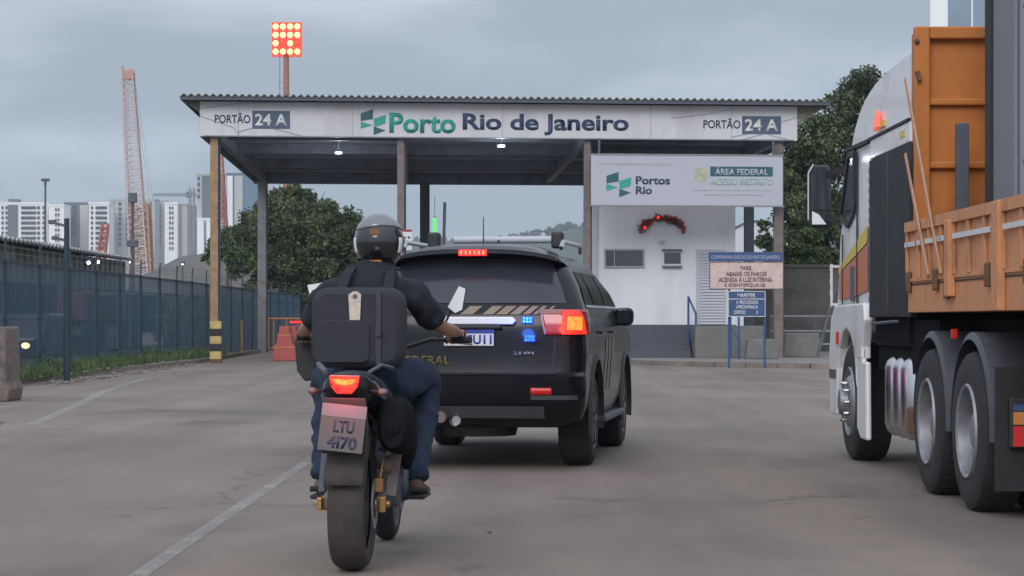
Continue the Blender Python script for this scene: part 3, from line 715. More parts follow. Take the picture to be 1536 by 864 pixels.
for k in range(5):
    for j in range(7): mb.box(.15 + k * 1.0, 1.08 + k * 1.0, -.02, -.004, 1 + j * 3.0, 3.9 + j * 3.0)
mb.build('window', 'glass_blue', t)
MB().beam((.1, -.08, 11.4), (5.2, -.08, 16.5), .16).build('stair_rail', 'apt_white', t)
# ================================================================ GATE
P0 = Vector((-8.64, 60, 0)); E1 = Vector((.996, .0893, 0)); E2 = Vector((-.044, .999, 0))
def G(v): return P0 + E1 * v[0] + E2 * v[1] + Vector((0, 0, v[2])) - GL
GL = Vector((-.3, 60.7, 0)); YAW = math.atan2(.0893, .996)
gate = thing('port_gate', 'wide gate canopy with white fascia lettered Porto Rio de Janeiro across the lanes', 'gate', GL)
def gb(mb, name, mat, parent=gate, **k): mb.v = [tuple(G(v)) for v in mb.v]; return mb.build(name, mat, parent, **k)
ZF0, ZF1 = 6.29, 7.26
gb(MB().box(0, 16.8, 0, .12, ZF0, ZF1), 'fascia', 'fascia_white')
mb = MB().box(.1, 16.7, -.006, 0, ZF0, ZF0 + .03)
for u in (1.05, 4.2, 8.4, 12.6, 14.9): mb.box(u, u + .012, -.004, 0, ZF0 + .03, ZF1)
gb(mb, 'panel_joint', 'steel_grey')
# loose cables on the fascia
mb = MB()
for pts in ([(0,7.05),(1.05,7.2),(1.9,7.24)], [(.0,6.85),(.9,6.55),(1.05,6.4),(1.05,6.31)], [(1.05,6.42),(1.7,6.6),(2.3,6.45),(2.9,6.3)],
            [(13.2,6.9),(14.2,7.02),(15.2,7.22)], [(14.9,6.38),(15.6,6.52)], [(15.2,6.3),(15.9,6.5),(16.1,6.42),(16.6,6.3)], [(15.9,6.7),(16.8,6.95)]):
    mb.tube([(a, -.015, b) for a, b in pts], .007, 4)
gb(mb, 'cable', 'steel_grey')
# corrugated roof
mb = MB(); n = 91 * 8
for i in range(n + 1):
    u = -.52 + i * 18.2 / n; zz = .035 * cos(2 * pi * (u / .2))
    for (v, z) in ((-.42, 7.40), (19.9, 7.85)): mb.v += [(u, v, z + zz), (u, v, z + zz - .03)]
for i in range(n):
    a, b = 4*i, 4*i + 4; mb.f += [(a, b, b+2, a+2), (a+1, a+3, b+3, b+1), (a, a+1, b+1, b)]; mb.m += [0]*3
gb(mb, 'roof', 'roof_sheet')
gb(MB().box(-.5, 17.66, -.38, -.34, 7.262, 7.37).box(-.5, -.46, -.34, 19.7, 7.262, 7.37).box(17.62, 17.66, -.34, 19.7, 7.262, 7.37), 'eave_board', 'steel_dark')
for P_ in ([(-.5, 7.262), (-.003, 7.262), (-.003, 6.97)], [(16.803, 7.262), (17.6, 7.262), (16.803, 6.7)]): gb(MB().prism(P_, .0, .5, 'xz'), 'eave_bracket', 'roof_sheet')
gb(MB().box(-.03, 16.83, .13, 19.5, 6.62, 6.66), 'ceiling', 'ceiling')
mb = MB()
for v, h in ((.35, .30), (3.2, .16), (6.4, .3), (9.6, .16), (12.8, .3), (16, .16), (19.2, .42)): mb.box(.05, 16.75, v, v + .14, 6.62 - h, 6.615)
gb(mb, 'cross_beam', 'beam_grey'); mb = MB()
for u in (.3, 5.5, 10.76, 16.24): mb.box(u, u + .2, .13, 19.4, 6.26, 6.60)
gb(mb, 'long_beam', 'beam_grey')
gb(MB().box(-.02, 0.02, .13, 19.5, 6.29, 7.0).box(16.78, 16.82, .13, 19.5, 6.29, 7.0).box(0, 16.8, 19.5, 19.56, 6.2, 7.0), 'side_fascia', 'ceiling')
def column(u, v, w, m1, m2, z1=6.28, base=0):
    mb = MB(); mb.box(u - w/2, u + w/2 - .055, v, v + .02, base, z1); a = gb(mb, 'column', m1)      # front flange
    mb = MB().box(u - .015, u + .015, v + .021, v + .18, base, z1).box(u - w/2, u + w/2, v + .181, v + .2, base, z1); gb(mb, 'column_web', m2, a) if False else gb(mb, 'column_web', m2)
column(.40, .15, .27, 'ochre_paint', 'steel_dark'); column(5.58, .15, .25, 'brown_steel', 'steel_dark')
column(10.84, .15, .24, 'brown_steel', 'steel_dark'); column(16.32, .15, .30, 'brown_steel', 'brown_steel')
column(16.25, 5.2, .32, 'steel_dark', 'steel_dark')
for u in (.38, 6.3, 12.4): column(u, 19.0, .36, 'steel_grey' if u < 1 else 'steel_dark', 'steel_grey' if u < 1 else 'steel_dark')
# striped base of the front post
for k, m in enumerate(['rust_brown', 'yellow_paint', 'band_black', 'yellow_paint', 'band_black', 'yellow_paint']):
    z = 0 if k == 0 else .12 + (k - 1) * .21
    gb(MB().box(.27, .57, .02, .32, z, .12 if k == 0 else z + .21), 'painted_band', m)
# lettering on the fascia
YL = -.008
ft = thing('lf', None, None); ft.name = 'fascia_lettering'; ft.parent = gate
ft.location = P0 - GL; ft.rotation_euler = (0, 0, YAW)
sc_ = 53.65
def FU(px): # photo x on the fascia plane -> u
    k = (px - 768) / F; return (k * 60 + 8.64) / (.996 - k * .0893)
def FZ(px, py): u = FU(px); return 1.2 + (480 - py) / F * (60 + .0893 * u)
def ftext(s, a, b, top, bot, mat, bold=0, name='lettering', y=YL): return text(s, FU(a), FU(b), FZ(a, bot), FZ(a, top), y, mat, ft, bold, name)
ftext('Porto', 584, 683.5, 169, 199.5, 'teal', .028); ftext('Rio de Janeiro', 694, 943, 170, 202, 'navy', .028)
def logo(px, py, k, par, y, fu, fz, m=('deep_teal', 'teal')):
    def pl(pts, mat):
        pts = [(fu(px + a * k), fz(px + a*k, py + b * k)) for a, b in pts]
        MB().prism(pts, y, y - .004, 'xz').build('emblem', mat, par)
    pl([(0, 6), (18.5, 0), (18.5, 14.5), (0, 17.5)], m[0]); pl([(19.5, 14), (38, 8), (37, 21), (20.5, 27)], m[1])
    pl([(0, 18.5), (18, 23.5), (0, 29)], m[1]); pl([(19.5, 26), (37.5, 31.5), (19.5, 38.5)], m[0])
logo(541, 164, 1, ft, YL, FU, FZ)
for a, b, c, d, e, f in ((322, 375.5, 378.5, 435, 166, 193), (1055, 1110.5, 1113, 1171.5, 174, 201)):
    ftext('PORTÃO', a, b, e + 3, f - 9 + .5, 'ink', .012)
    MB().box(FU(c), FU(d), YL, YL + .006, FZ(c, f), FZ(c, e)).build('number_panel', 'sign_slate', ft)
    text('24 A', FU(c + 4), FU(d - 4), FZ(c, f - 4.5), FZ(c, e + 4.5), YL - .002, 'plate_white', ft, .03)

# signboard under the fascia
sb = thing('signboard', 'grey white board with the Portos Rio emblem hung above the guard booth', 'sign', (2.22, 60.75, 0), math.atan2(.48, 5.38))
k0 = 3250 / 60.9
def BU(px): return ((px - 768) / F * 60.9 - 2.22) / .996 + .0
def BZ(px, py): return 1.2 + (480 - py) / F * 60.98
MB().box(0, BU(1176.5), 0, .1, BZ(0, 308), BZ(0, 233)).build('board', 'board_grey', sb, bevel=.008)
mb = MB(); w_ = BU(1176.5)
mb.box(-.03, w_ + .03, -.02, .12, BZ(0, 308) - .035, BZ(0, 308) - .002).box(-.03, w_ + .03, -.02, .12, BZ(0, 233) + .002, BZ(0, 233) + .035); mb.build('frame', 'steel_grey', sb)
MB().box(.2, .26, .03, .08, BZ(0, 233) + .035, 6.3).box(w_ - .3, w_ - .24, .03, .08, BZ(0, 233) + .035, 6.3).build('hanger', 'steel_dark', sb)
logo(909.5, 258.5, .98, sb, -.004, BU, BZ)
text('Portos', BU(953.5), BU(1005), BZ(0, 277), BZ(0, 264.5), -.006, 'navy', sb, .03)
text('Rio', BU(953.5), BU(978), BZ(0, 291.5), BZ(0, 279.5), -.006, 'navy', sb, .03)
MB().box(BU(1066), BU(1161), -.006, -.001, BZ(0, 264), BZ(0, 249.5)).build('title_panel', 'deep_teal', sb)
text('ÁREA FEDERAL', BU(1073), BU(1154), BZ(0, 262), BZ(0, 250.5), -.008, 'board_grey', sb, .03)
text('ACESSO RESTRITO', BU(1067), BU(1161), BZ(0, 277), BZ(0, 267), -.006, 'teal_pale', sb, .02)
mk('shield', (.38, .40, .28), .6)
MB().prism([(BU(a), BZ(0, b)) for a, b in ((1043,251),(1062,251),(1062,268),(1052.5,275),(1043,268))], -.006, -.001, 'xz').build('shield_emblem', 'shield', sb)
mk('thin_rule', (.34, .36, .38), .6)
for a, b, c in ((1040, 1161, 285), (1056, 1146, 292)): MB().box(BU(a), BU(b), -.005, -.001, BZ(0, c + 1), BZ(0, c - 1)).build('rule', 'thin_rule', sb)
MB().box(BU(898), BU(1010), -.005, -.001, BZ(0, 248), BZ(0, 245)).build('rule', 'thin_rule', sb)

# ceiling floodlights
for px, py, D, lab in ((508, 233, 64.6, 'small lit floodlight under the canopy nearer the striped post'), (752, 223, 62.6, 'small lit floodlight under the middle of the canopy')):
    p = at(px, py, D); t = thing('ceiling_floodlight', lab, 'floodlight', p, group='floodlights under the canopy')
    MB().box(-.12, .12, -.02, .10, .04, .13).beam((0, .02, .12), (0, .04, 6.62 - p.z), .04).build('housing', 'steel_dark', t, bevel=.01)
    MB().box(-.06, .06, -.034, -.021, .05, .11).build('lamp', 'white_lamp', t)
    l = bpy.data.lights.new('lamp_glow', 'POINT'); l.energy = 55; l.shadow_soft_size = .08; l.color = (.85, .93, 1)
    lo = bpy.data.objects.new('lamp_glow', l); COL.objects.link(lo); lo.parent = t; lo.location = (0, -.15, -.12)

# pictogram notice on the post
t = thing('notice_sign', 'small white notice with two black dots fixed to the second front post', 'sign', (-2.93, 60.35, 0))
MB().box(-.14, .14, 0, .02, 3.15, 3.72).build('plate', 'plate_white', t)
for x in (-.06, .06): MB().ball((x, -.005, 3.5), (.035, .008, .035), 10, 6).build('dot', 'ink', t)
MB().box(-.03, .03, -.008, -.001, 3.38, 3.42).beam((-.08, -.004, 3.3), (.06, -.004, 3.22), .02, .006).box(-.14, .14, -.006, -.001, 3.66, 3.72).build('mark', 'garland_red', t)
# raised barrier with green LEDs
p = at(652, 360, 61.5); t = thing('boom_barrier', 'raised barrier arm lit by a vertical green LED strip', 'barrier', (p.x, 61.5, 0))
MB().box(-.2, .2, -.2, .2, 0, 1.1).build('cabinet', 'yellow_paint', t, bevel=.02)
MB().box(-.035, .035, .0, .05, 1.1, 4.15).tube([(0, .02, 4.1), (0, .02, 4.75)], .012, 6).build('arm', 'steel_grey', t)
mb = MB(); mb2 = MB()
for k in range(42): mb.box(-.045, .045, -.03, 0, 2.0 + k * .05, 2.0 + k * .05 + .036)
mb.build('led_strip', 'green_led', t)
t = MB().beam((0, 0, 1.2), (.75, 0, 3.4), .09).beam((0, 0, 0), (0, 0, 1.25), .09).beam((.75,0,3.4),(.78,0,4.65),.09).build('brace_pole', 'steel_dark', loc=(-3.2+.45, 63.5, 0)); tag(t, 'dark bent steel pole leaning against the canopy post', 'pole')
# lowered barrier with red LEDs
t = thing('boom_barrier', 'lowered barrier arm lit by red LEDs beside the red plastic barriers', 'barrier', (-6.2, 74, 0))
MB().box(-.2, .2, -.2, .2, 0, 1.05).build('cabinet', 'yellow_paint', t, bevel=.02)
MB().box(-1.4, .0, -.03, .03, 1.07, 1.19).build('arm', 'barrier_red', t)
mb = MB()
for k in range(26): mb.box(-1.38 + k * .053, -1.38 + k * .053 + .038, -.045, -.03, 1.10, 1.16)
mb.build('led_strip', 'red_led', t)

# red plastic barriers in a row
def plastic_barrier():
    t = thing('plastic_barrier', 'nearest red plastic water barrier in the row by the canopy', 'barrier', (-6.65, 63.3, 0), R(3), 'red plastic barriers in a row')
    MB().prism([(-.34,.0),(.34,.0),(.32,.42),(.24,.5),(.20,.78),(.17,.82),(.14,1.02),(-.14,1.02),(-.17,.82),(-.20,.78),(-.24,.5),(-.32,.42)], 0, 1.15, 'xz').build('body', 'barrier_red', t, bevel=.03)
    MB().box(-.345, .345, -.012, 0, .38, .41).box(-.21, .21, -.012, 0, .74, .77).build('ridge', 'barrier_orange', t)
    return t
b0 = plastic_barrier()
for k, lab in enumerate(('second red plastic barrier in the row', 'third red plastic barrier in the row', 'fourth red plastic barrier in the row', 'farthest red plastic barrier in the row')):
    dup(b0, None, (-6.68 - .02 * k, 65.6 + 2.3 * k, 0), R(2 - k), lab)
# orange pipe guards and uprights by the rear left post
t = thing('guard_rail', 'orange pipe guard rail standing behind the red plastic barriers', 'guard rail', (-9.6, 84, .0))
mb = MB()
for x in (0, .18, .36, .86, 1.3): mb.tube([(x, 0, 0), (x, 0, 1.25)], .035, 6)
mb.build('post', 'barrier_orange', t); MB().tube([(0, 0, 1.25), (1.9, 0, 1.25)], .035, 6).tube([(.86, 0, .7), (1.9, 0, .7)], .03, 6).build('rail', 'barrier_orange', t)
t = thing('guard_post', 'single orange upright post by the far fence kerb', 'post', (-9.35, 75, .1), group=None)
MB().tube([(0, 0, -.1), (0, 0, 1.1)], .04, 6).box(-.07, .07, -.07, .07, -.1, -.06).build('post', 'barrier_orange', t)

# ================================================================ GUARD BOOTH
bt = thing('guard_booth', 'white guard booth with charcoal base under the hanging signboard', 'booth', (2.36, 63, .12))
s = 63 / F
def X(px): return (px - 768) * s - 2.36
def Z(py): return 1.08 + (480 - py) * s
W1 = X(1103); ZB = Z(487)
MB().box(0, W1, 0, 5.5, ZB, 4.7).build('wall', 'wall_white', bt)
MB().box(-.02, W1 + .02, -.03, 5.53, 0, ZB - .003).build('base', 'wall_charcoal', bt)
MB().box(-.05, .14, -.04, -.002, ZB, 4.7).build('corner_trim', 'board_grey', bt)
mb = MB()
for k, (d, h) in enumerate(((.95, .17), (.65, .34), (.35, .51))): mb.box(.9, X(1033), -d, -.031, 0, h)
mb.build('step', 'wall_charcoal', bt, bevel=.01)
MB().box(X(1036), W1 + .7, -1.6, -.031, 0, ZB - .03).build('landing', 'concrete', bt, bevel=.01)
def window(x0, x1, z0, z1, mull):
    wf = MB()
    for a in ((x0-.05, x1+.05, z1, z1+.05), (x0-.05, x1+.05, z0-.05, z0), (x0-.05, x0, z0, z1), (x1, x1+.05, z0, z1)): wf.box(a[0], a[1], -.05, .01, a[2], a[3])
    if mull: wf.box(mull - .015, mull + .015, -.045, -.006, z0, z1)
    f = wf.build('window', 'alloy' if mull else 'reflective', bt)
    MB().box(x0 + .001, x1 - .001, -.005, -.002, z0 + .001, z1 - .001).build('pane', 'glass_dark', f); return f
window(X(909), X(964), Z(399), Z(376), X(921.5)); window(X(996), X(1021), Z(396), Z(379), None)
MB().box(X(993), X(1023), -.16, -.002, Z(378) + .03, Z(374)).build('window_hood', 'steel_dark', bt); MB().box(X(993), X(1023), -.12, -.002, Z(401), Z(398) - .04).build('window_sill', 'steel_dark', bt)
mb = MB().box(X(1047) - .05, X(1088), -.05, .0, ZB, Z(377) + .05)
mb.build('door_frame', 'board_grey', bt); mb = MB(); zz = ZB + .04
while zz < Z(379): mb.add([(X(1050), -.052, zz), (X(1086), -.052, zz), (X(1086), -.085, zz - .03 + .0), (X(1050), -.085, zz - .03), (X(1050), -.052, zz + .045), (X(1086), -.052, zz + .045)], [(0, 1, 2, 3), (3, 2, 5, 4)]); zz += .085
mb.build('louvred_door', 'board_grey', bt)
MB().box(X(990), X(997), -.10, -.002, Z(365), Z(361)).build('wall_light', 'tag_cream', bt)
MB().box(-.1, W1 + .1, -.15, 5.6, 4.7, 4.78).build('roof', 'steel_dark', bt)
# handrails
def handrail(x, y, lab):
    t = thing('handrail', lab, 'handrail', (x, y, .12), group=None)
    MB().tube([(0, 0, 0), (0, 0, 1.75), (.14, -.9, 1.25), (.14, -.9, 0)], .032, 8).build('rail', 'sign_blue', t, smooth=50)
    MB().tube([(0, 0, .9), (.14, -.9, .55)], .02, 6).build('brace', 'sign_blue', t); return t
handrail(5.08, 62.4, 'blue steel handrail at the booth steps, the one away from the signs')
handrail(6.15, 61.0, 'blue steel handrail half hidden behind the small blue notice panel')
# garland
t = thing('christmas_garland', 'arched red and dark green garland fixed above the booth windows', 'garland', (2.36 + X(993), 62.96, 1.2 + (480 - 348) * s))
mb = MB(); mr = MB(); rg = random.Random(3); ml = MB()
for i in range(150):
    a = pi * (.06 + .88 * rg.random()); r1, r2 = .60, .40
    c = Vector((r1 * cos(a), -.06, r2 * sin(a) ** 1.0)) + Vector((rg.gauss(0, .035), rg.gauss(0, .02), rg.gauss(0, .035)))
    d = Vector((rg.gauss(0, 1), rg.gauss(0, .5), rg.gauss(0, 1))).normalized() * .10
    (mr if rg.random() < .55 else mb).beam(c - d, c + d, .035, .02)
for x in (-.62, .62): mr.box(x - .05, x + .05, -.1, -.05, -.05, .16)
mb.build('greenery', 'garland_green', t); mr.build('ribbon', 'garland_red', t)
for x, z in ((-.5, .12), (-.12, .42)): ml.ball((x, -.12, z), .045, 8, 6)
ml.build('fairy_light', 'red_led', t)

# roadside instruction sign
D = 53.7; s = D / F
sg = thing('instruction_sign', 'blue topped pale pink instruction board on two thin blue legs', 'sign', (0, D, 0)); cx = (1120 - 768) * s; sg.location.x = cx
def SX(px): return (px - 1120) * s
def SZ(py): return 1.2 + (480 - py) * s
mk('sign_pink', (.56, .42, .38), .6, dirt=(.42, .32, .28)); mk('sign_ink', (.10, .06, .07), .6)
MB().box(SX(1064), SX(1175.5), 0, .03, SZ(434), SZ(392.5)).build('board', 'sign_pink', sg)
mb = MB(); a, b, c, d = SX(1064), SX(1175.5), SZ(434), SZ(392.5)
for q in ((a, b, c, c + .02), (a, b, d - .02, d), (a, a + .02, c + .02, d - .02), (b - .02, b, c + .02, d - .02)): mb.box(q[0], q[1], -.006, -.001, q[2], q[3])
mb.build('board_border', 'sign_ink', sg)
MB().box(SX(1063), SX(1174), -.005, .03, SZ(392), SZ(378)).build('header', 'sign_blue', sg)
text('COMPANHIA DOCAS DO RIO DE JANEIRO', SX(1067), SX(1170), SZ(390), SZ(383), -.007, 'board_grey', sg)
for tx, x0, x1, y0, y1 in (('PARE', 1111, 1127, 399, 405), ('ABAIXE OS FAROIS', 1089, 1150, 407.5, 414), ('ACENDA A LUZ INTERNA', 1078, 1158, 416, 423), ('E IDENTIFIQUE-SE', 1087, 1148, 425, 431)):
    text(tx, SX(x0), SX(x1), SZ(y1), SZ(y0), -.004, 'sign_ink', sg, .015)
for px in (1094, 1147.5): MB().tube([(SX(px), .06, 0), (SX(px), .06, SZ(378))], .03, 8).build('leg', 'sign_blue', sg, smooth=40)
t = thing('notice_board', None, None); t.parent = sg; t.location = (0, -.02, SZ(475)); t['label'] = 'small dark blue board with white lettering'
z9 = SZ(475); MB().box(SX(1092), SX(1148), 0, .025, 0, SZ(436.5) - z9).build('board', 'sign_blue', t)
mb = MB(); a, b, c, d = SX(1092), SX(1148), .0, SZ(436.5) - z9
for q in ((a, b, c, c + .014), (a, b, d - .014, d), (a, a + .014, c + .014, d - .014), (b - .014, b, c + .014, d - .014), (a + .014, b - .014, SZ(449) - z9, SZ(448) - z9)): mb.box(q[0], q[1], -.005, -.001, q[2], q[3])
mb.build('board_border', 'plate_white', t)
for tx, x0, x1, y0, y1 in (('MANTER', 1106, 1133, 440, 446.5), ('A VELOCIDADE', 1104, 1137, 451, 456.5), ('APROXIMADA', 1104, 1137, 458, 463.5), ('DEVIDO', 1101, 1118, 465.5, 471.5), ('A', 1134, 1137, 465.5, 471.5)):
    text(tx, SX(x0), SX(x1), SZ(y1) - z9, SZ(y0) - z9, -.004, 'plate_white', t, .02)
# bits beside the booth: low planter blocks, curb blocks
for k, (x, y, wd, h, lab) in enumerate(((6.9, 60, .9, .55, 'low concrete block at the foot of the railing behind the blue sign legs'), (8.4, 63, 1.1, .7, 'low grey concrete block beside the right gate post'))):
    t = MB().prism([(-wd/2, 0), (wd/2, 0), (wd/2 - .06, h), (-wd/2 + .06, h)], -.3, .3, 'xz').build('concrete_block', 'concrete', bevel=.03, loc=(x, y, .12)); tag(t, lab, 'concrete block')

# ================================================================ POLICE CAR
CAR = Vector((-.351, 17.13, 0)); car = thing('police_car', 'black police pickup based SUV with lit brake lamps and blue strobes seen from behind', 'car', CAR, -R(8))
car['label'] = 'glossy black police SUV with lit red brake lamps and blue strobe lights'
RING = [(.34,.25,4.50,.79,.12,.2), (.40,.12,4.66,.88,.16,.3), (.52,.03,4.75,.915,.19,.4), (.64,.0,4.79,.925,.20,.45), (.755,.0,4.79,.926,.20,.45), (.785,.055,4.77,.925,.2,.45),
        (.90,.075,4.74,.928,.2,.45), (1.02,.08,4.70,.925,.2,.42), (1.10,.085,4.55,.92,.2,.4), (1.17,.095,4.1,.915,.2,.35), (1.23,.11,3.72,.905,.2,.3), (1.29,.145,3.55,.89,.2,.3), (1.34,.185,3.46,.872,.2,.3),
        (1.50,.30,3.16,.82,.2,.35), (1.64,.40,2.88,.765,.2,.35), (1.70,.44,2.75,.735,.2,.35), (1.735,.35,2.65,.71,.14,.35), (1.775,.33,2.5,.675,.14,.4), (1.80,.40,2.3,.62,.2,.4), (1.825,.62,2.1,.5,.2,.3)]
NS = (10, 10, 40, 10, 10)                     # per half ring: rear, corner, side, corner, front
def ring_at(z):
    for a, b in zip(RING, RING[1:]):
        if a[0] <= z <= b[0]: t = (z - a[0]) / (b[0] - a[0]); return [p + (q - p) * t for p, q in zip(a, b)]
    return list(RING[0] if z < RING[0][0] else RING[-1])
def zc(x, z):
    s_ = max(0, min(1, (z - 1.45) / .35)); return z - .085 * s_ * (abs(x) / .70) ** 3
def half(r):
    z, yr, yf, hw, rr, rf = r; P = []; bow = .05
    for i in range(NS[0]): x = (hw - rr) * i / NS[0]; P.append((x, yr + bow * (x / hw) ** 2))
    y0 = yr + bow * ((hw - rr) / hw) ** 2
    for i in range(NS[1]): a = pi/2 * i / NS[1]; P.append((hw - rr + rr * sin(a), y0 + rr * (1 - cos(a))))
    for i in range(NS[2]): t = i / NS[2]; P.append((hw + .012 * sin(pi * t) * 0, y0 + rr + (yf - rf - y0 - rr) * t))
    for i in range(NS[3]): a = pi/2 * i / NS[3]; P.append((hw - rf + rf * cos(a), yf - rf + rf * sin(a)))
    for i in range(NS[4] + 1): P.append(((hw - rf) * (1 - i / NS[4]), yf))
    return P
def surf(kk, z, side=1):
    P = half(ring_at(z)); i = min(len(P) - 2, int(kk)); t = kk - i; return Vector((side * (P[i][0] * (1-t) + P[i+1][0] * t), P[i][1] * (1-t) + P[i+1][1] * t, zc(P[i][0] * (1-t) + P[i+1][0] * t, z)))
def k_of_x(x, z):
    r = ring_at(z); return min(NS[0] + NS[1] - .01, NS[0] * x / (r[3] - r[4])) if x <= r[3] - r[4] else NS[0] + NS[1] * math.asin(min(1, (x - r[3] + r[4]) / r[4])) / (pi/2)
def k_of_y(y, z):
    P = half(ring_at(z))
    for i in range(NS[0] + 1, NS[0] + NS[1] + NS[2] + NS[3]):
        if P[i][1] <= y <= P[i+1][1]: return i + (y - P[i][1]) / (P[i+1][1] - P[i][1] + 1e-9)
    return NS[0] + NS[1] + (NS[2] if y > 2 else 0)
mb = MB(); rings = []
for r in RING:
    h = half(r); full = [(x, y, zc(x, r[0])) for x, y in h] + [(-x, y, zc(x, r[0])) for x, y in h[-2:0:-1]]; rings.append(len(mb.v)); mb.v += full; nn = len(full)
for a, b in zip(rings, rings[1:]):
    for i in range(nn): mb.f.append((a + i, a + (i+1) % nn, b + (i+1) % nn, b + i)); mb.m.append(0)
mb.f.append(tuple(rings[-1] + i for i in range(nn))); mb.f.append(tuple(rings[0] + i for i in range(nn))[::-1]); mb.m += [0, 0]
body = mb.build('body', 'black_paint', car, smooth=32)
cut = MB()
for y in (.97, 3.72): cut.lathe([(-1.2, .001), (-1.2, .475), (-.62, .475), (-.62, .001)], (0, y, .40), 'x', 40).lathe([(.62, .001), (.62, .475), (1.2, .475), (1.2, .001)], (0, y, .40), 'x', 40)
cutter = cut.build('cutter', 'black_plastic'); 
bo = body.modifiers.new('b', 'BOOLEAN'); bo.object = cutter; bo.operation = 'DIFFERENCE'; bo.solver = 'EXACT'
cutter.parent = car
C.view_layer.update(); dg = C.evaluated_depsgraph_get(); me = bpy.data.meshes.new_from_object(body.evaluated_get(dg)); body.modifiers.clear(); body.data = me
if not me.materials: me.materials.append(M['black_paint'])
for i in range(len(me.materials)): me.materials[i] = M['black_paint']
me.shade_smooth(); me.set_sharp_from_angle(angle=R(30))
bpy.data.objects.remove(cutter)
def patch(name, mat, kf, zs, off=.005, n=14, side=1, parent=car, thick=0, smooth=40):
    """kf(z) -> (k0, k1) along the body ring; a panel standing off mm proud of the body"""
    mb = MB(); rows = []
    for z in zs:
        k0, k1 = kf(z); row = []
        for i in range(n + 1):
            kk = k0 + (k1 - k0) * i / n; p = surf(kk, z, side); q = surf(kk + .2, z, side); dz = (surf(kk, z + .01, side) - surf(kk, z - .01, side))
            nrm = (q - p).cross(dz).normalized() * side; row.append(p + nrm * (off if nrm.dot(Vector((p.x, p.y - 2.3, 0))) > 0 else -off))
        rows.append(len(mb.v)); mb.v += [tuple(v) for v in row]
    for a, b in zip(rows, rows[1:]):
        for i in range(n): mb.f.append((a+i, a+i+1, b+i+1, b+i)); mb.m.append(0)
    o = mb.build(name, mat, parent, smooth=smooth)
    if thick: s_ = o.modifiers.new('s', 'SOLIDIFY'); s_.thickness = thick; s_.offset = 0
    return o
def full_rear(name, mat, hw, zs, off=.006, parent=car):      # symmetric rear panel
    mb = MB(); rows = []; n = 24
    for z in zs:
        w_ = hw(z); row = []
        for i in range(n + 1):
            x = -w_ + 2 * w_ * i / n; p = surf(k_of_x(abs(x), z), z, 1 if x >= 0 else -1); row.append((p.x, p.y - off, p.z))
        rows.append(len(mb.v)); mb.v += row
    for a, b in zip(rows, rows[1:]):
        for i in range(n): mb.f.append((a+i, a+i+1, b+i+1, b+i)); mb.m.append(0)
    return mb.build(name, mat, parent, smooth=40)
lin = lambda z, z0, a, z1, b: a + (b - a) * (z - z0) / (z1 - z0)
zr = [1.335 + .0365 * i for i in range(11)]
full_rear('rear_window', 'rear_glass', lambda z: lin(z, 1.335, .76, 1.70, .625), zr)
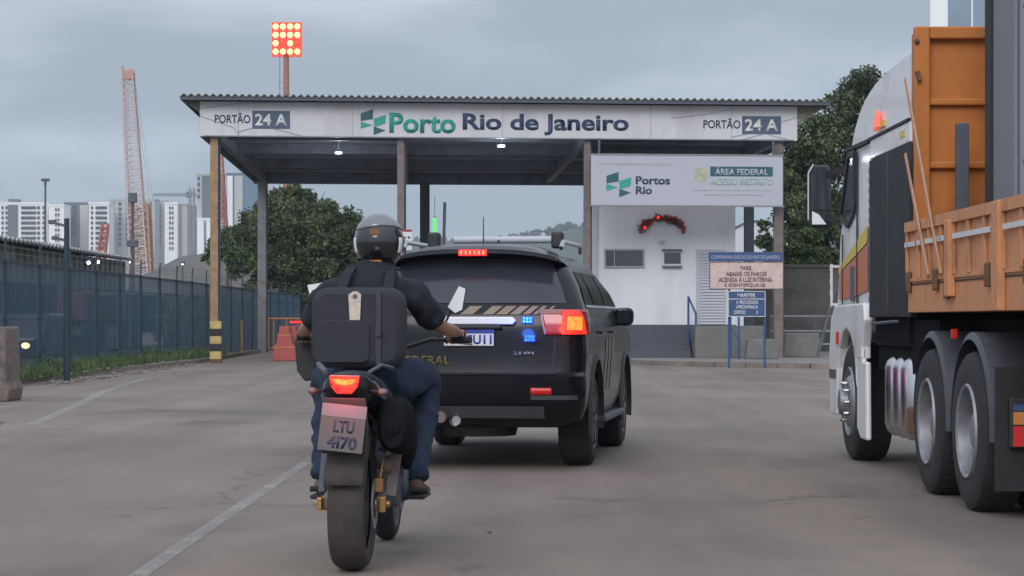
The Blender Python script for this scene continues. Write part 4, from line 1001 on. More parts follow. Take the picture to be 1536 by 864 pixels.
for sd in (1, -1):
    patch('side_window', 'glass_dark', lambda z: (k_of_y(lin(z, 1.33, .50, 1.66, .72), z), k_of_y(lin(z, 1.33, 1.10, 1.66, 1.12), z)), [1.33 + .055 * i for i in range(7)], side=sd)
    patch('side_window', 'glass_dark', lambda z: (k_of_y(1.20, z), k_of_y(2.05, z)), [1.33 + .055 * i for i in range(7)], side=sd)
    patch('side_window', 'glass_dark', lambda z: (k_of_y(2.14, z), k_of_y(lin(z, 1.33, 3.15, 1.66, 2.62), z)), [1.33 + .055 * i for i in range(7)], side=sd)
    patch('window_trim', 'chrome', lambda z: (k_of_y(.5, z), k_of_y(3.15, z)), [1.300, 1.318], side=sd, off=.008, n=30)
    tl = patch('tail_lamp', 'red_lens', lambda z: (k_of_x(lin(z, 1.08, .60, 1.27, .55), z), k_of_y(lin(z, 1.08, .26, 1.27, .34), z)), [1.08 + .019 * i for i in range(11)], off=.022, n=22, side=sd, thick=.02)
    patch('lamp_glow_panel', 'tail_hot', lambda z: (k_of_x(.735, z), k_of_y(.22, z)), [1.085 + .0175 * i for i in range(11)], off=.034, side=sd, parent=tl)
    patch('lamp_core', 'tail_core', lambda z: (k_of_x(.77, z), k_of_x(.865, z)), [1.115 + .0125 * i for i in range(9)], off=.042, side=sd, parent=tl)
    patch('clear_band', 'clear_lens', lambda z: (k_of_x(lin(z, 1.235, .56, 1.268, .555), z), k_of_x(.73, z)), [1.235, 1.25, 1.268], off=.036, side=sd, parent=tl)
    patch('clear_band', 'clear_lens', lambda z: (k_of_x(lin(z, 1.085, .60, 1.268, .555), z), k_of_x(lin(z, 1.085, .612, 1.268, .572), z)), [1.085, 1.13, 1.2, 1.268], off=.037, side=sd, parent=tl)
    patch('rear_reflector', 'red_marker', lambda z: (k_of_x(.50, z), k_of_x(.665, z)), [.615, .64, .665], off=.012, side=sd, thick=.01)
    patch('fog_bezel', 'grey_plastic', lambda z: (k_of_x(.50, z), k_of_x(.86, z)), [.572, .59, .607], off=.008, side=sd)
    # door seams, handles, sill
    for y in (1.15, 2.10, 3.02): patch('door_seam', 'band_black', lambda z, y=y: (k_of_y(y, z), k_of_y(y + .012, z)), [.5 + .066 * i for i in range(12)], off=.003, n=1, side=sd)
    for y in (1.35, 2.32):
        p = surf(k_of_y(y, 1.1), 1.1, sd); MB().box(p.x - .012, p.x + .03, y - .11, y + .11, 1.085, 1.115).build('door_handle', 'black_paint', car, bevel=.01)
    MB().box(sd * .80 if sd > 0 else -.96, .96 if sd > 0 else -.80, 1.42, 3.28, .33, .385).build('side_step', 'grey_plastic', car, bevel=.015)
    # gold diagonal livery on the flank
    for j, y in enumerate((1.50, 1.78, 2.06)):
        patch('gold_flash', 'gold_vinyl', lambda z, y=y: (k_of_y(y + (z - .6) * .7, z), k_of_y(y + .15 + (z - .6) * .7, z)), [.60 + .09 * i for i in range(6)], off=.004, side=sd, n=4)
    # wheel arch cladding
    for y in (.97, 3.72):
        mb = MB(); pr = []
        for i in range(25):
            a = pi * (-.08 + 1.16 * i / 24)
            for rr_, xx in ((.472, .932), (.525, .925), (.53, .90), (.472, .88)): pr.append((sd * (xx + .012), y + rr_ * cos(a), .40 + rr_ * sin(a)))
        mb.v = pr
        for i in range(24):
            for k in range(4): mb.f.append((4*i+k, 4*i+(k+1)%4, 4*i+4+(k+1)%4, 4*i+4+k)); mb.m.append(0)
        mb.build('arch_trim', 'black_plastic', car, smooth=40)
    # mirror
    mb = MB(); c9 = [(.885, 1.15), (.90, 1.31), (1.03, 1.315), (1.065, 1.28), (1.06, 1.17), (1.02, 1.145)]; mb.prism([(sd*a, b) for a, b in c9], 2.96, 3.06, 'xz')
    o = mb.build('door_mirror', 'black_paint', car, bevel=.03); MB().beam((sd * .87, 3.05, 1.2), (sd * .95, 3.03, 1.2), .08, .05).build('mirror_arm', 'black_paint', o)
    mb = MB().ball((sd * 1.005, 2.977, 1.225), (.001, .001, .001), 4, 2); mb.build('mirror_glass', 'glass_dark', o, smooth=50)
# rear details
D0 = full_rear('tailgate_band', 'black_plastic', lambda z: .62, [.765, .775], .012)
full_rear('bumper_pad', 'black_plastic', lambda z: .70, [.775 - .0, .785], .055 - .03)
full_rear('lower_valance', 'grey_plastic', lambda z: .60, [.42, .47, .52], .012)
for sd in (1, -1): patch('tailgate_seam', 'band_black', lambda z: (k_of_x(lin(z, .79, .66, 1.3, .70), z), k_of_x(lin(z, .79, .668, 1.3, .708), z)), [.80, .9, 1.0, 1.07], off=.004, n=1, side=sd)
mb = MB(); yb = .045
mb.prism([(-.375, 1.195), (-.35, 1.225), (.35, 1.225), (.375, 1.195), (.35, 1.165), (-.35, 1.165)], yb, yb + .07, 'xz'); mb.build('chrome_garnish', 'mirror_white', car, bevel=.008)
pl = MB().box(-.20, .20, .052, .066, .995, 1.125).build('number_plate', 'plate_white', car, bevel=.004)
MB().box(-.199, .199, .0495, .0515, 1.093, 1.124).build('plate_band', 'plate_blue', pl); text('RKF5U11', -.185, .185, 1.008, 1.082, .0505, 'plate_blue', pl, .03, 'plate_lettering', depth=.0015)
MB().box(-.26, .26, .03, .075, 1.13, 1.16).build('plate_lamp_bar', 'black_plastic', car, bevel=.01)
# gold slanted stripes under the rear window
for k, x in enumerate((-.60, -.47)):
    full = [(x + .0, 1.30), (x + .075, 1.30), (x + .14, 1.235), (x + .065, 1.235)]
for k, x in enumerate((-.66, -.55, -.44)):
    P_ = [(x, 1.312), (x + .07, 1.312), (x + .145, 1.245), (x + .075, 1.245)]
    MB().add([(a, surf(k_of_x(abs(a), b), b).y - .006, b) for a, b in P_], [(0, 1, 2, 3)]).build('gold_stripe', 'gold_vinyl', car)
for x, w_ in ((-.08, .10), (.10, .085), (.21, .085), (.32, .075), (.42, .055), (.50, .04), (.58, .025)):
    P_ = [(x, 1.245), (x + w_, 1.245), (x + w_ + .075, 1.312), (x + .075, 1.312)]
    MB().add([(a, surf(k_of_x(abs(a), b), b).y - .006, b) for a, b in P_], [(0, 1, 2, 3)]).build('gold_stripe', 'gold_vinyl', car)
text('FEDERAL', -.56, -.15, .845, .915, .062, 'gold_letter', car, .02)
text('2.8 4X4', .36, .52, .925, .95, .07, 'alloy', car, .01)
# spoiler and brake light
mb = MB(); n9 = 20
for i in range(n9 + 1):
    x = -.66 + 1.32 * i / n9
    for y, z in ((.25 + .06*(x/.66)**4, 1.735), (.27 + .06*(x/.66)**4, 1.772), (.5, 1.80), (.62, 1.79), (.45, 1.715)): mb.v.append((x, y, zc(x, z)))
for i in range(n9):
    for k in range(5): mb.f.append((5*i+k, 5*i+(k+1)%5, 5*i+5+(k+1)%5, 5*i+5+k)); mb.m.append(0)
mb.f += [(0,1,2,3,4), tuple(5*n9+k for k in range(5))]; mb.m += [0, 0]; mb.build('roof_spoiler', 'black_paint', car, smooth=30)
bl = MB().box(-.115, .115, .243, .262, 1.715, 1.765).build('high_brake_lamp', 'brake_lamp', car, bevel=.004); mb = MB()
for k in range(6): mb.box(-.10 + .036 * k, -.083 + .036 * k, .238, .2425, 1.725, 1.757)
mb.build('led', 'brake_core', bl)
# blue strobes
def strobe(x, z, m1, m2, n, nm='strobe_lamp'):
    y = surf(k_of_x(x, z), z).y; o = MB().box(x - .045, x + .045, y - .03, y - .004, z - .028, z + .028).build(nm, 'blue_dim', car, bevel=.006); mb = MB()
    for i in range(3):
        for j in range(n): mb.box(x - .034 + .026 * i, x - .018 + .026 * i, y - .036, y - .0305, z - .02 + .024 * j, z - .004 + .024 * j)
    mb.build('led', m2, o); return o
strobe(.465, 1.20, 'blue_strobe', 'blue_core', 2); strobe(.485, 1.055, 'blue_dim', 'blue_strobe', 2)
# roof rails, light bar, antenna
for sd in (1, -1): MB().tube([(sd*.655, .75, 1.79), (sd*.66, .85, 1.845), (sd*.655, 2.2, 1.855), (sd*.64, 2.35, 1.80)], .02, 8).build('roof_rail', 'chrome', car, smooth=50)
lb = MB().tube([(-.30, 1.15, 1.875), (.62, 1.15, 1.875)], .032, 12).build('light_bar', 'board_grey', car, smooth=50)
for x in (-.47, .58): MB().box(x - .05, x + .05, 1.09, 1.21, 1.80, 1.94).build('bar_mount', 'black_plastic', lb, bevel=.02)
MB().tube([(-.02, .95, 1.82), (-.02, .95, 2.06)], [.006, .004], 6).lathe([(1.815, .03), (1.85, .014)], (-.02, .95, 0), 'z', 10).build('antenna', 'black_plastic', car)
MB().lathe([(1.815, .02), (1.87, .008)], (.10, 1.0, 0), 'z', 10).build('antenna', 'black_plastic', car)
# underside, wheels, exhaust
mb = MB().box(-.60, .60, .35, 4.4, .40, .55).tube([(-.65, .97, .40), (.65, .97, .40)], .055, 10).ball((-.12, .93, .38), (.15, .16, .15), 12, 8)
mb.lathe([(.26, .0), (.26, .30), (.42, .34), (.42, 0)], (-.0, .62, 0), 'z', 24).box(-.45, .45, .25, .3, .36, .45)
mb.build('underbody', 'black_plastic', car); MB().tube([(-.10, .0, .405), (-.10, .6, .42)], .045, 14, cap=False).tube([(-.10, .05, .405), (-.10, .6, .42)], .038, 10).build('exhaust_tip', 'chrome', car, smooth=50)
MB().lathe([(-.0, .0), (.0, .045), (.08, .05)], (-.22, .0, .43), 'y', 12).build('tow_lamp', 'clear_lens', car)
def tyre(mb, w_, Rr, rim, seg=48):
    mb.lathe([(-w_/2 + .01, rim), (-w_/2, rim + .03), (-w_/2, Rr - .045), (-w_/2 + .02, Rr - .012), (-w_/2 + .05, Rr), (w_/2 - .05, Rr), (w_/2 - .02, Rr - .012), (w_/2, Rr - .045), (w_/2, rim + .03), (w_/2 - .01, rim)], seg=seg, close=False)
    for x in (-w_*.22, 0, w_*.22):
        for k in range(seg):
            a = 2*pi*(k + .3)/seg; 
            if k % 1 == 0: mb.beam((x - w_*.08, (Rr + .002)*cos(a), (Rr + .002)*sin(a)), (x + w_*.08, (Rr + .002)*cos(a + .02), (Rr + .002)*sin(a + .02)), .02, .008, up=(0, cos(a), sin(a)))
    return mb
wheel = thing('wheel', None, None); wheel.parent = car
MB_t = tyre(MB(), .265, .385, .235).build('tyre', 'rubber', wheel, smooth=35)
mb = MB().lathe([(.13, .0), (.105, .06), (.09, .10), (.07, .215), (.125, .235), (.13, .245)], seg=40).lathe([(-.12, .235), (.07, .222)], seg=40)
for k in range(6):
    a = 2*pi*k/6; mb.beam((.115, .05*cos(a), .05*sin(a)), (.12, .225*cos(a), .225*sin(a)), .055, .03, up=(1, 0, 0))
mb.build('rim', 'dark_alloy', wheel, smooth=35); wheel.location = (.775, .97, .385)
for x, y, rz in ((.775, 3.72, 0), (-.775, .97, pi), (-.775, 3.72, pi)): dup(wheel, car, (x, y, .385), rz)
for sx in (.47, -.47): pass
for nm, loc, c, e in (('brake_glow', (.78, -.12, 1.18), (1, .04, .02), 4), ('strobe_glow', (.465, -.07, 1.13), (.05, .2, 1), 3)):
    l = bpy.data.lights.new(nm, 'POINT'); l.energy = e; l.shadow_soft_size = .05; l.color = c; o = bpy.data.objects.new(nm, l); COL.objects.link(o); o.parent = car; o.location = loc
# ================================================================ TRUCK  (local: x from the vehicle's left face at 0, y = distance - 16)
TR = thing('lorry', 'white cab dropside lorry with orange body carrying a tall grey load', 'truck', (2.9, 16, 0))
def Q(px, py, x=0): D = (2.9 + x) * F / (px - 768); return (D - 16, 1.2 + (480 - py) / F * D)
# --- cab
cab_side = [(3.50, .62), (3.52, 1.25), (3.42, 1.50), (3.30, 1.95), (3.02, 2.30), (2.75, 2.66), (1.62, 2.66), (1.62, 1.32), (1.75, 1.10), (3.0, 1.05), (3.05, .62)]
cab = MB().prism(cab_side, 0.02, 2.46, 'yz').build('cab', 'white_paint', TR, bevel=.05)
# roof fairing, rounded towards the front and lofted across the cab
mb = MB(); prof = [(2.80, 2.665), (2.74, 2.74), (2.60, 2.86), (2.35, 2.99), (2.05, 3.09), (1.6, 3.17), (1.0, 3.22), (.3, 3.24), (-.15, 3.24)]
NXx = 12
for i in range(NXx + 1):
    t = i / NXx; x = .03 + 2.4 * t; e_ = abs(2*t - 1); drop = (.16 * e_ ** 5)
    for (y, z) in prof: mb.v.append((x, y - (.10 * e_ ** 4 if y > 0 else 0), 2.665 + (z - 2.665) * (1 - drop * .9)))
K = len(prof)
for i in range(NXx):
    for j in range(K - 1): mb.f.append((i*K+j, i*K+j+1, (i+1)*K+j+1, (i+1)*K+j)); mb.m.append(0)
for i in (0, NXx):
    base_ = len(mb.v); mb.v += [(mb.v[i*K][0], p[1], 2.665) for p in [(0, v[1]) for v in [mb.v[i*K + j] for j in range(K)]]]
    for j in range(K - 1): mb.f.append((i*K+j, i*K+j+1, base_+j+1, base_+j)); mb.m.append(0)
mb.build('roof_fairing', 'white_paint', TR, smooth=50)
MB().box(.0, .06, -.20, 1.55, 2.50, 2.655).build('side_fairing', 'white_paint', TR, bevel=.01)
for y0, y1, z0 in ((-.02, .18, 2.555), (.98, 1.18, 2.72)): MB().box(-.006 if z0 < 2.6 else .012, .004 if z0 < 2.6 else .03, y0, y1, z0, z0 + .05).build('sticker', 'decal_yellow', TR)
MB().beam((.0, 2.80, 2.67), (.0, 1.6, 2.655), .03, .03).beam((.0, 1.6, 2.665), (.0, -.2, 2.665), .025, .02).build('fairing_seam', 'band_black', TR)
# black side panel behind the cab
sp = MB().box(.0, .05, -.22, 1.60, 1.22, 2.495).build('side_panel', 'panel_black', TR, bevel=.01)
mb = MB().box(-.006, -.001, .68, .70, 1.3, 2.48)
for k in range(14): mb.box(-.008, -.001, 1.50, 1.58, 1.35 + k*.08, 1.39 + k*.08)
mb.build('panel_seam', 'grey_plastic', sp)
MB().box(.05, 2.4, .1, 1.6, 1.0, 2.6).build('cab_rear', 'matte_black', TR)
# door window, door decals
w0 = MB().add([(.013, a, b) for a, b in ((3.17, 2.12), (2.98, 2.30), (2.72, 2.62), (2.32, 2.62), (2.32, 2.22), (2.42, 2.12), (2.75, 2.02))], [tuple(range(7))]).build('side_window', 'glass_dark', TR)
w0.location.x = -.006
MB().add([(0, a, b) for a, b in ((2.55, 2.3), (2.42, 2.55), (2.40, 2.3))], [(0, 1, 2)]).build('window_glint', 'plate_grey', TR, loc=(-.001, .2, 0)) if False else None
mb = MB()
for a, b in (((3.17, 2.12), (2.98, 2.30)), ((2.98, 2.30), (2.72, 2.62)), ((2.72, 2.62), (2.32, 2.62)), ((2.32, 2.62), (2.32, 2.22)), ((2.32, 2.22), (2.42, 2.12)), ((2.42, 2.12), (2.75, 2.02)), ((2.75, 2.02), (3.17, 2.12))):
    mb.beam((.004, *a), (.004, *b), .02, .05)
mb.build('window_frame', 'black_plastic', TR)
MB().box(.003, .012, 2.24, 2.28, 1.1, 2.6).box(.003, .012, 3.06, 3.08, 1.1, 1.95).build('door_seam', 'band_black', TR)
MB().add([(.010, a, b) for a, b in ((3.28, 1.38), (3.28, 1.60), (2.9, 1.66), (2.3, 1.74), (1.72, 1.83), (1.72, 1.44), (2.4, 1.40))], [tuple(range(7))]).build('door_decal', 'decal_orange', TR)
MB().add([(.006, a, b) for a, b in ((3.28, 1.61), (3.28, 1.66), (2.9, 1.74), (2.3, 1.86), (1.72, 1.98), (1.72, 1.84), (2.3, 1.75), (2.9, 1.67))], [tuple(range(8))]).build('door_decal', 'decal_yellow', TR)
MB().box(.004, .012, 2.42, 2.62, 1.36, 1.66).build('door_handle_recess', 'steel_dark', TR)
MB().box(.004, .012, 1.72, 3.3, 1.28, 1.34).build('door_sill', 'steel_grey', TR)
mb = MB().tube([(-.03, 3.46, 1.32), (-.03, 3.46, 1.70)], .012, 8).box(-.04, .05, 3.44, 3.48, 1.33, 1.35).box(-.04, .05, 3.44, 3.48, 1.67, 1.69)
for k in range(3): mb.box(-.045, -.02, 3.45, 3.47, 1.42 + k * .11, 1.46 + k * .11)
mb.build('grab_handle', 'reflective', TR)
# wing / step unit around the front wheel
FY = 2.62
mb = MB(); outer = [(3.55, .36), (3.60, .95), (3.50, 1.22), (3.3, 1.33), (1.72, 1.34), (1.66, 1.20), (1.80, .98), (1.80, .88), (2.05, .88)]
N_ = 14; arc = [(FY - .06 + .50 * cos(a), .50 + .60 * sin(a)) for a in [pi * (1 - k / N_) * 1 for k in range(N_ + 1)]]
arc = [(2.08, .62), (2.12, .80), (2.22, .96), (2.4, 1.08), (2.62, 1.13), (2.84, 1.09), (3.02, .95), (3.12, .78), (3.16, .60), (3.18, .36)]
mb.prism(outer + arc, -.03, .42, 'yz'); mb.v = [(min(x, .05), y, z) for x, y, z in mb.v]; mb.build('front_wing', 'white_paint', TR, bevel=.015)
MB().prism([(1.58, .22), (1.60, .86), (1.80, .86), (1.80, .98), (2.07, .98), (2.07, .30), (1.9, .22)], -.025, .02, 'yz').build('step_panel', 'white_paint', TR, bevel=.02)
MB().box(-.045, -.031, 3.02, 3.12, .985, 1.10).build('side_marker', 'red_marker', TR, bevel=.01)
MB().box(-.02, 2.45, 3.2, 3.6, .36, .95).build('bumper', 'white_paint', TR, bevel=.04); MB().box(-.034, -.02, 3.19, 3.58, .68, .76).build('bumper_strip', 'plate_grey', TR)
MB().box(-.028, .05, 3.3, 3.34, .40, .66).build('corner_seam', 'band_black', TR)
# mirror unit
t_ = MB().box(-.22, -.02, 3.50, 3.68, 2.03, 2.60).build('mirror', 'black_plastic', TR, bevel=.05)
MB().box(-.205, -.035, 3.490, 3.499, 2.19, 2.575).build('mirror_glass', 'glass_dark', t_)
MB().add([(-.20, 3.494, 2.06), (-.20, 3.494, 2.18), (-.14, 3.494, 2.15), (-.07, 3.494, 2.06)], [(0, 1, 2, 3)]).build('mirror_reflection', 'mirror_white', t_)  # white patch painted for a reflection in the mirror
MB().beam((-.1, 3.6, 2.5), (.12, 3.1, 2.55), .05).beam((-.1, 3.6, 2.12), (.08, 3.2, 2.1), .05).build('mirror_arm', 'black_plastic', t_)
MB().tube([(-.235, 3.49, 2.10), (-.235, 3.49, 2.52), (-.19, 3.49, 2.6)], .006, 5).build('mirror_edge_highlight', 'reflective', t_)  # pale line stands for the highlight on the housing edge
MB().prism([(1.34, 2.71), (1.29, 2.82), (1.17, 2.86), (1.15, 2.73)], -.012, .02, 'yz').build('roof_reflection', 'reflection_glow', TR, bevel=.006)  # reflection on the fairing, drawn as a glowing patch
# --- chassis
MB().box(.35, 2.1, -4.4, 3.2, .82, 1.20).box(.08, .3, -.9, 1.6, .80, 1.20).box(.5, 1.9, -4.3, 2.0, .55, .82).build('chassis', 'matte_black', TR)
MB().box(.1, .3, -.6, -.5, .6, 1.2).build('cross_member', 'matte_black', TR)
MB().tube([(.0, 1.45, 1.17), (.0, .3, 1.19)], .012, 6).build('air_pipe', 'steel_dark', TR)
tank = MB().box(.10, .50, .10, 1.10, .40, .84).build('fuel_tank', 'matte_black', TR, bevel=.04)
for y in (.24, .58, .92):
    mb = MB().lathe([(.30, .0), (.30, .09), (.335, .135), (.39, .155), (.83, .155), (.885, .135), (.92, .09), (.92, 0)], (.17, y, 0), 'z', 28); mb.build('tank_shell', 'chrome', tank, smooth=40)
MB().box(.02, .4, -.25, .05, .36, .56).build('tool_box', 'rust_brown', TR, bevel=.02)
# --- wheels
def truck_wheel(x, y, dish, w_, name='wheel'):
    e = thing(name, None, None); e.parent = TR; e.location = (x, y, .5)
    tyre(MB(), w_, .5, .285, 56).build('tyre', 'rubber', e, smooth=35)
    if dish: mb = MB().lathe([(-w_/2 + .005, .30), (-w_/2 - .012, .292), (-w_/2 + .0, .275), (-w_/2 + .10, .262), (-w_/2 + .17, .255), (-w_/2 + .19, .17), (-w_/2 + .06, .13), (-w_/2 + .04, .10), (-w_/2 + .03, .0)], seg=44)
    else: mb = MB().lathe([(-w_/2 + .005, .30), (-w_/2 - .012, .29), (-w_/2 + .04, .26), (-w_/2 - .02, .20), (-w_/2 - .03, .12), (-w_/2 - .09, .10), (-w_/2 - .10, 0)], seg=44)
    rim = mb.build('rim', 'alloy', e, smooth=35); mb = MB()
    for k in range(10):
        a = 2*pi*k/10; r_ = .165 if not dish else .20; xx = -w_/2 - (.03 if not dish else -.15); mb.lathe([(xx - .045, .006), (xx - .04, .016), (xx, .018)], (0, r_*cos(a), r_*sin(a)), 'x', 8)
    mb.build('wheel_nut', 'chrome', rim); return e
truck_wheel(.15, FY, False, .30); truck_wheel(2.3, FY, True, .30)
for y in (-1.03, -2.35):
    truck_wheel(.105, y, True, .28); truck_wheel(.44, y, True, .28, 'inner_wheel'); truck_wheel(2.28, y, True, .28)
MB().tube([(.2, -1.03, .5), (2.3, -1.03, .5)], .09, 10).tube([(.2, -2.35, .5), (2.3, -2.35, .5)], .09, 10).tube([(.2, FY, .5), (2.3, FY, .5)], .07, 10).build('axle', 'steel_dark', TR)
for y in (-1.03, -2.35):
    mb = MB(); n = 20
    for i in range(n + 1):
        a = pi * (-.02 + 1.04 * i / n)
        for x, r in ((-.02, .58), (.0, .625), (.62, .625), (.62, .595), (.03, .595)): mb.v.append((x, y + r * cos(a), .50 + r * sin(a)))
    for i in range(n):
        for k in range(5): mb.f.append((5*i+k, 5*i+(k+1)%5, 5*i+5+(k+1)%5, 5*i+5+k)); mb.m.append(0)
    mb.f += [(0,1,2,3,4), tuple(5*n+k for k in range(5))]; mb.m += [0, 0]; mb.build('mudguard', 'grey_plastic', TR, smooth=45)
MB().box(-.02, .64, -3.10, -3.07, .18, .92).build('mud_flap', 'rubber', TR)
o = MB().box(.05, .42, -3.16, -3.102, .44, .74).build('tail_lamp', 'black_plastic', TR, bevel=.01)
MB().box(.07, .40, -3.168, -3.161, .45, .57).build('red_lens', 'red_marker', o); MB().box(.07, .40, -3.168, -3.161, .58, .655).build('amber_lens', 'amber_lens', o); MB().box(.07, .40, -3.168, -3.161, .66, .70).build('blue_strip', 'sign_blue', o)
MB().box(.0, .03, -1.74, -1.68, 1.08, 1.14).build('side_marker', 'red_marker', TR)
# --- dropside body
YB0, YB1, ZL, ZT = -4.7, -.17, 1.255, 1.905
bd = MB().box(.02, 2.48, YB0, YB1, 1.254, 1.31).build('load_floor', 'orange_shaded', TR)
def side(x0, nm='drop_side'):
    e = MB().box(x0, x0 + .03, YB0, YB1, ZL, ZT).build(nm, 'orange_pale', TR, bevel=.004)
    mb = MB().box(x0 - .03, x0 - .001, YB0, YB1, ZT - .07, ZT + .003)                      # top rail
    mb.box(x0 - .012, x0 - .001, YB0, YB1, 1.475, 1.50)
    for y in (-.20, -.62, -1.02, -1.44, -1.86, -2.32, -2.78, -3.28, -3.75, -4.2): mb.box(x0 - .022, x0 - .001, y - .03, y + .03, 1.50, ZT - .07)
    mb.build('side_rib', 'orange_pale', e, bevel=.003)
    MB().box(x0 - .006, x0 - .0005, YB0, YB1, 1.452, 1.462).build('hinge_gap', 'band_black', e)
    for y in (-.28, -1.28, -2.90, -3.9): MB().box(x0 - .035, x0 - .001, y - .045, y + .045, 1.40, 1.55).build('hinge', 'rust_brown', e, bevel=.012)
    mb = MB()
    for a, b in ((-.19, -.55), (-.66, -1.36), (-1.40, -1.82), (-1.9, -3.12), (-3.35, -4.6)): mb.box(x0 - .032, x0 - .023, b, a, 1.728, 1.762)
    mb.build('reflective_strip', 'reflective', e); mb = MB()
    for y in (-.3, -1.5, -3.05): mb.lathe([(0, .0), (0, .013)], (x0 - .034, y, 1.745), 'x', 8)
    mb.build('bolt', 'ink', e)
    MB().box(x0 - .05, x0 - .001, -1.86, -1.72, ZL + .1, ZT - .05).build('stake', 'orange_pale', e, bevel=.006); MB().box(x0 - .05, x0 - .001, -3.30, -3.12, ZL, ZT + .0).build('stake', 'orange_pale', e, bevel=.006)
    MB().box(x0 - .02, x0 - .002, -1.70, -1.55, 1.34, 1.45).build('latch', 'rust_brown', e)
    return e
side(-.005)
o = MB().box(2.46, 2.49, YB0, YB1, ZL, ZT).build('drop_side', 'orange_pale', TR)
# headboard
hb = MB().box(.02, 2.48, -.22, -.17, 1.31, 3.28).build('headboard', 'orange_shaded', TR)
mb = MB().box(.02, .13, -.30, -.221, 1.31, 3.33).box(.131, 2.48, -.29, -.221, 3.24, 3.33)
for z in (2.76, 2.30, 1.86): mb.box(.131, 2.48, -.27, -.221, z, z + .05)
for x in (.95, 1.7): mb.box(x, x + .06, -.262, -.222, 1.31, 3.24)
mb.build('headboard_frame', 'orange_shaded', hb, bevel=.012)
MB().box(.26, .345, -.62, -.54, 1.31, 2.60).build('stanchion', 'steel_dark', TR, bevel=.008)
MB().ball((.03, -.31, 3.22), .022, 8, 6).beam((.03, -.32, 3.0), (.05, -.33, 2.93), .03).build('shackle', 'rust_brown', TR)
mb = MB().beam((-.045, -.27, 2.95), (-.055, -1.62, 1.50), .035, .012, up=(1,0,0)); mb.beam((-.045, -.27, 2.40), (-.055, -1.18, 1.50), .035, .012, up=(1, 0, 0))
mb.build('lashing_strap', 'strap', TR)
# load
ld = thing('cargo_load', 'tall pale grey boxed load standing on the orange lorry body', 'cargo', (3.28, 12.0, 1.31))
mb = MB().prism([(0, .25), (.05, .08), (.16, .0), (1.9, .0), (1.9, 2.9), (.16, 2.9), (.05, 2.82), (0, 2.65)], 0, 2.9, 'xy'); mb.build('casing', 'load_light', ld, bevel=.02)
MB().box(-.035, .0, 2.0, 2.62, 0, 2.92).build('side_cover', 'load_dark', ld, bevel=.02)
MB().prism([(-.05, 2.62), (-.05, 2.80), (.0, 2.86), (.16, 2.95), (.16, 2.9), (0, 2.8), (-.0, 2.62)], 0, 2.95, 'xy').build('corner_guard', 'band_black', ld)
mb = MB()
for z in (.9, 1.9): mb.box(-.006, .0, .3, 1.9, z, z + .02)
mb.build('panel_seam', 'load_dark', ld)

# ================================================================ MOTORCYCLE (local: origin at rear contact patch, y forward)
BK = Vector((-.768, 10.4, 0)); mo = thing('motorcycle', 'dark motorcycle with a glowing red tail lamp ridden behind the police SUV', 'motorcycle', BK, -R(3.2))
mo.rotation_euler = (0, R(.8), -R(3.2))
def moto_wheel(y, w_, Rr, mat):
    e = thing('wheel', None, None); e.parent = mo; e.location = (0, y, Rr)
    n = 12; prof = [(-w_*.36, Rr - .09), (-w_*.5, Rr - .06)] + [(w_/2 * sin(a), Rr - .045 + .045 * cos(a)) for a in [pi/2 * (-.9 + 1.8 * k / n) for k in range(n + 1)]] + [(w_*.5, Rr - .06), (w_*.36, Rr - .09)]
    MB().lathe(prof, seg=64).build('tyre', mat, e, smooth=40)
    mb = MB()
    for k in range(44):
        a = 2*pi*k/44
        for sgn in (-1, 1):
            xx = sgn * w_ * .33; r1 = Rr - .045 + .045 * math.sqrt(max(0, 1 - (xx/(w_/2))**2)); mb.beam((sgn*.012, (Rr+.001)*cos(a), (Rr+.001)*sin(a)), (xx, (r1+.002)*cos(a+.06), (r1+.002)*sin(a+.06)), .009, .004, up=(0, cos(a), sin(a)))
    pass
    mb = MB().lathe([(-.05, Rr - .09), (-.055, Rr - .075), (.055, Rr - .075), (.05, Rr - .09), (0, Rr - .10)], seg=40, close=True).lathe([(-.06, 0), (-.06, .035), (.06, .035), (.06, 0)], seg=16)
    for k in range(5):
        a = 2*pi*k/5; mb.beam((0, .03*cos(a), .03*sin(a)), (0, (Rr-.095)*cos(a+.2), (Rr-.095)*sin(a+.2)), .03, .03, up=(1, 0, 0))
    mb.build('rim', 'dark_alloy', e, smooth=40); return e
moto_wheel(0, .172, .32, 'dusty_rubber'); moto_wheel(1.47, .115, .31, 'rubber')
def disc(x, y, z, r, parent): return MB().lathe([(-.003, r*.6), (-.003, r), (.003, r), (.003, r*.6)], (x, y, z), 'x', 36, close=True).build('brake_disc', 'alloy', parent)
disc(.105, 0, .32, .12, mo); disc(.08, 1.47, .31, .15, mo); disc(-.08, 1.47, .31, .15, mo)
MB().lathe([(-.004, .03), (-.004, .10), (.004, .10), (.004, .03)], (-.10, 0, .32), 'x', 30, close=True).build('sprocket', 'gold_anodised', mo)
MB().tube([(-.1, 0, .42), (-.09, .5, .46)], .009, 6).tube([(-.1, 0, .225), (-.09, .5, .38)], .009, 6).build('chain', 'steel_dark', mo)
MB().beam((-.125, -.04, .325), (-.11, .52, .42), .035, .06).beam((.135, -.04, .325), (.11, .52, .42), .035, .06).box(-.12, .12, .42, .52, .36, .45).build('swingarm', 'brown_steel', mo, bevel=.008)
MB().lathe([(-.175, 0), (-.175, .018), (-.15, .022), (-.15, .035), (-.11, .035)], (0, 0, .32), 'x', 14).lathe([(.11, .035), (.15, .03), (.15, .022), (.178, .018), (.178, 0)], (0, 0, .32), 'x', 14).build('axle_nut', 'gold_anodised', mo, smooth=35)
MB().box(-.165, -.14, -.075, -.04, .29, .35).box(.135, .165, -.075, -.04, .285, .36).build('chain_adjuster', 'gold_anodised', mo, bevel=.004)
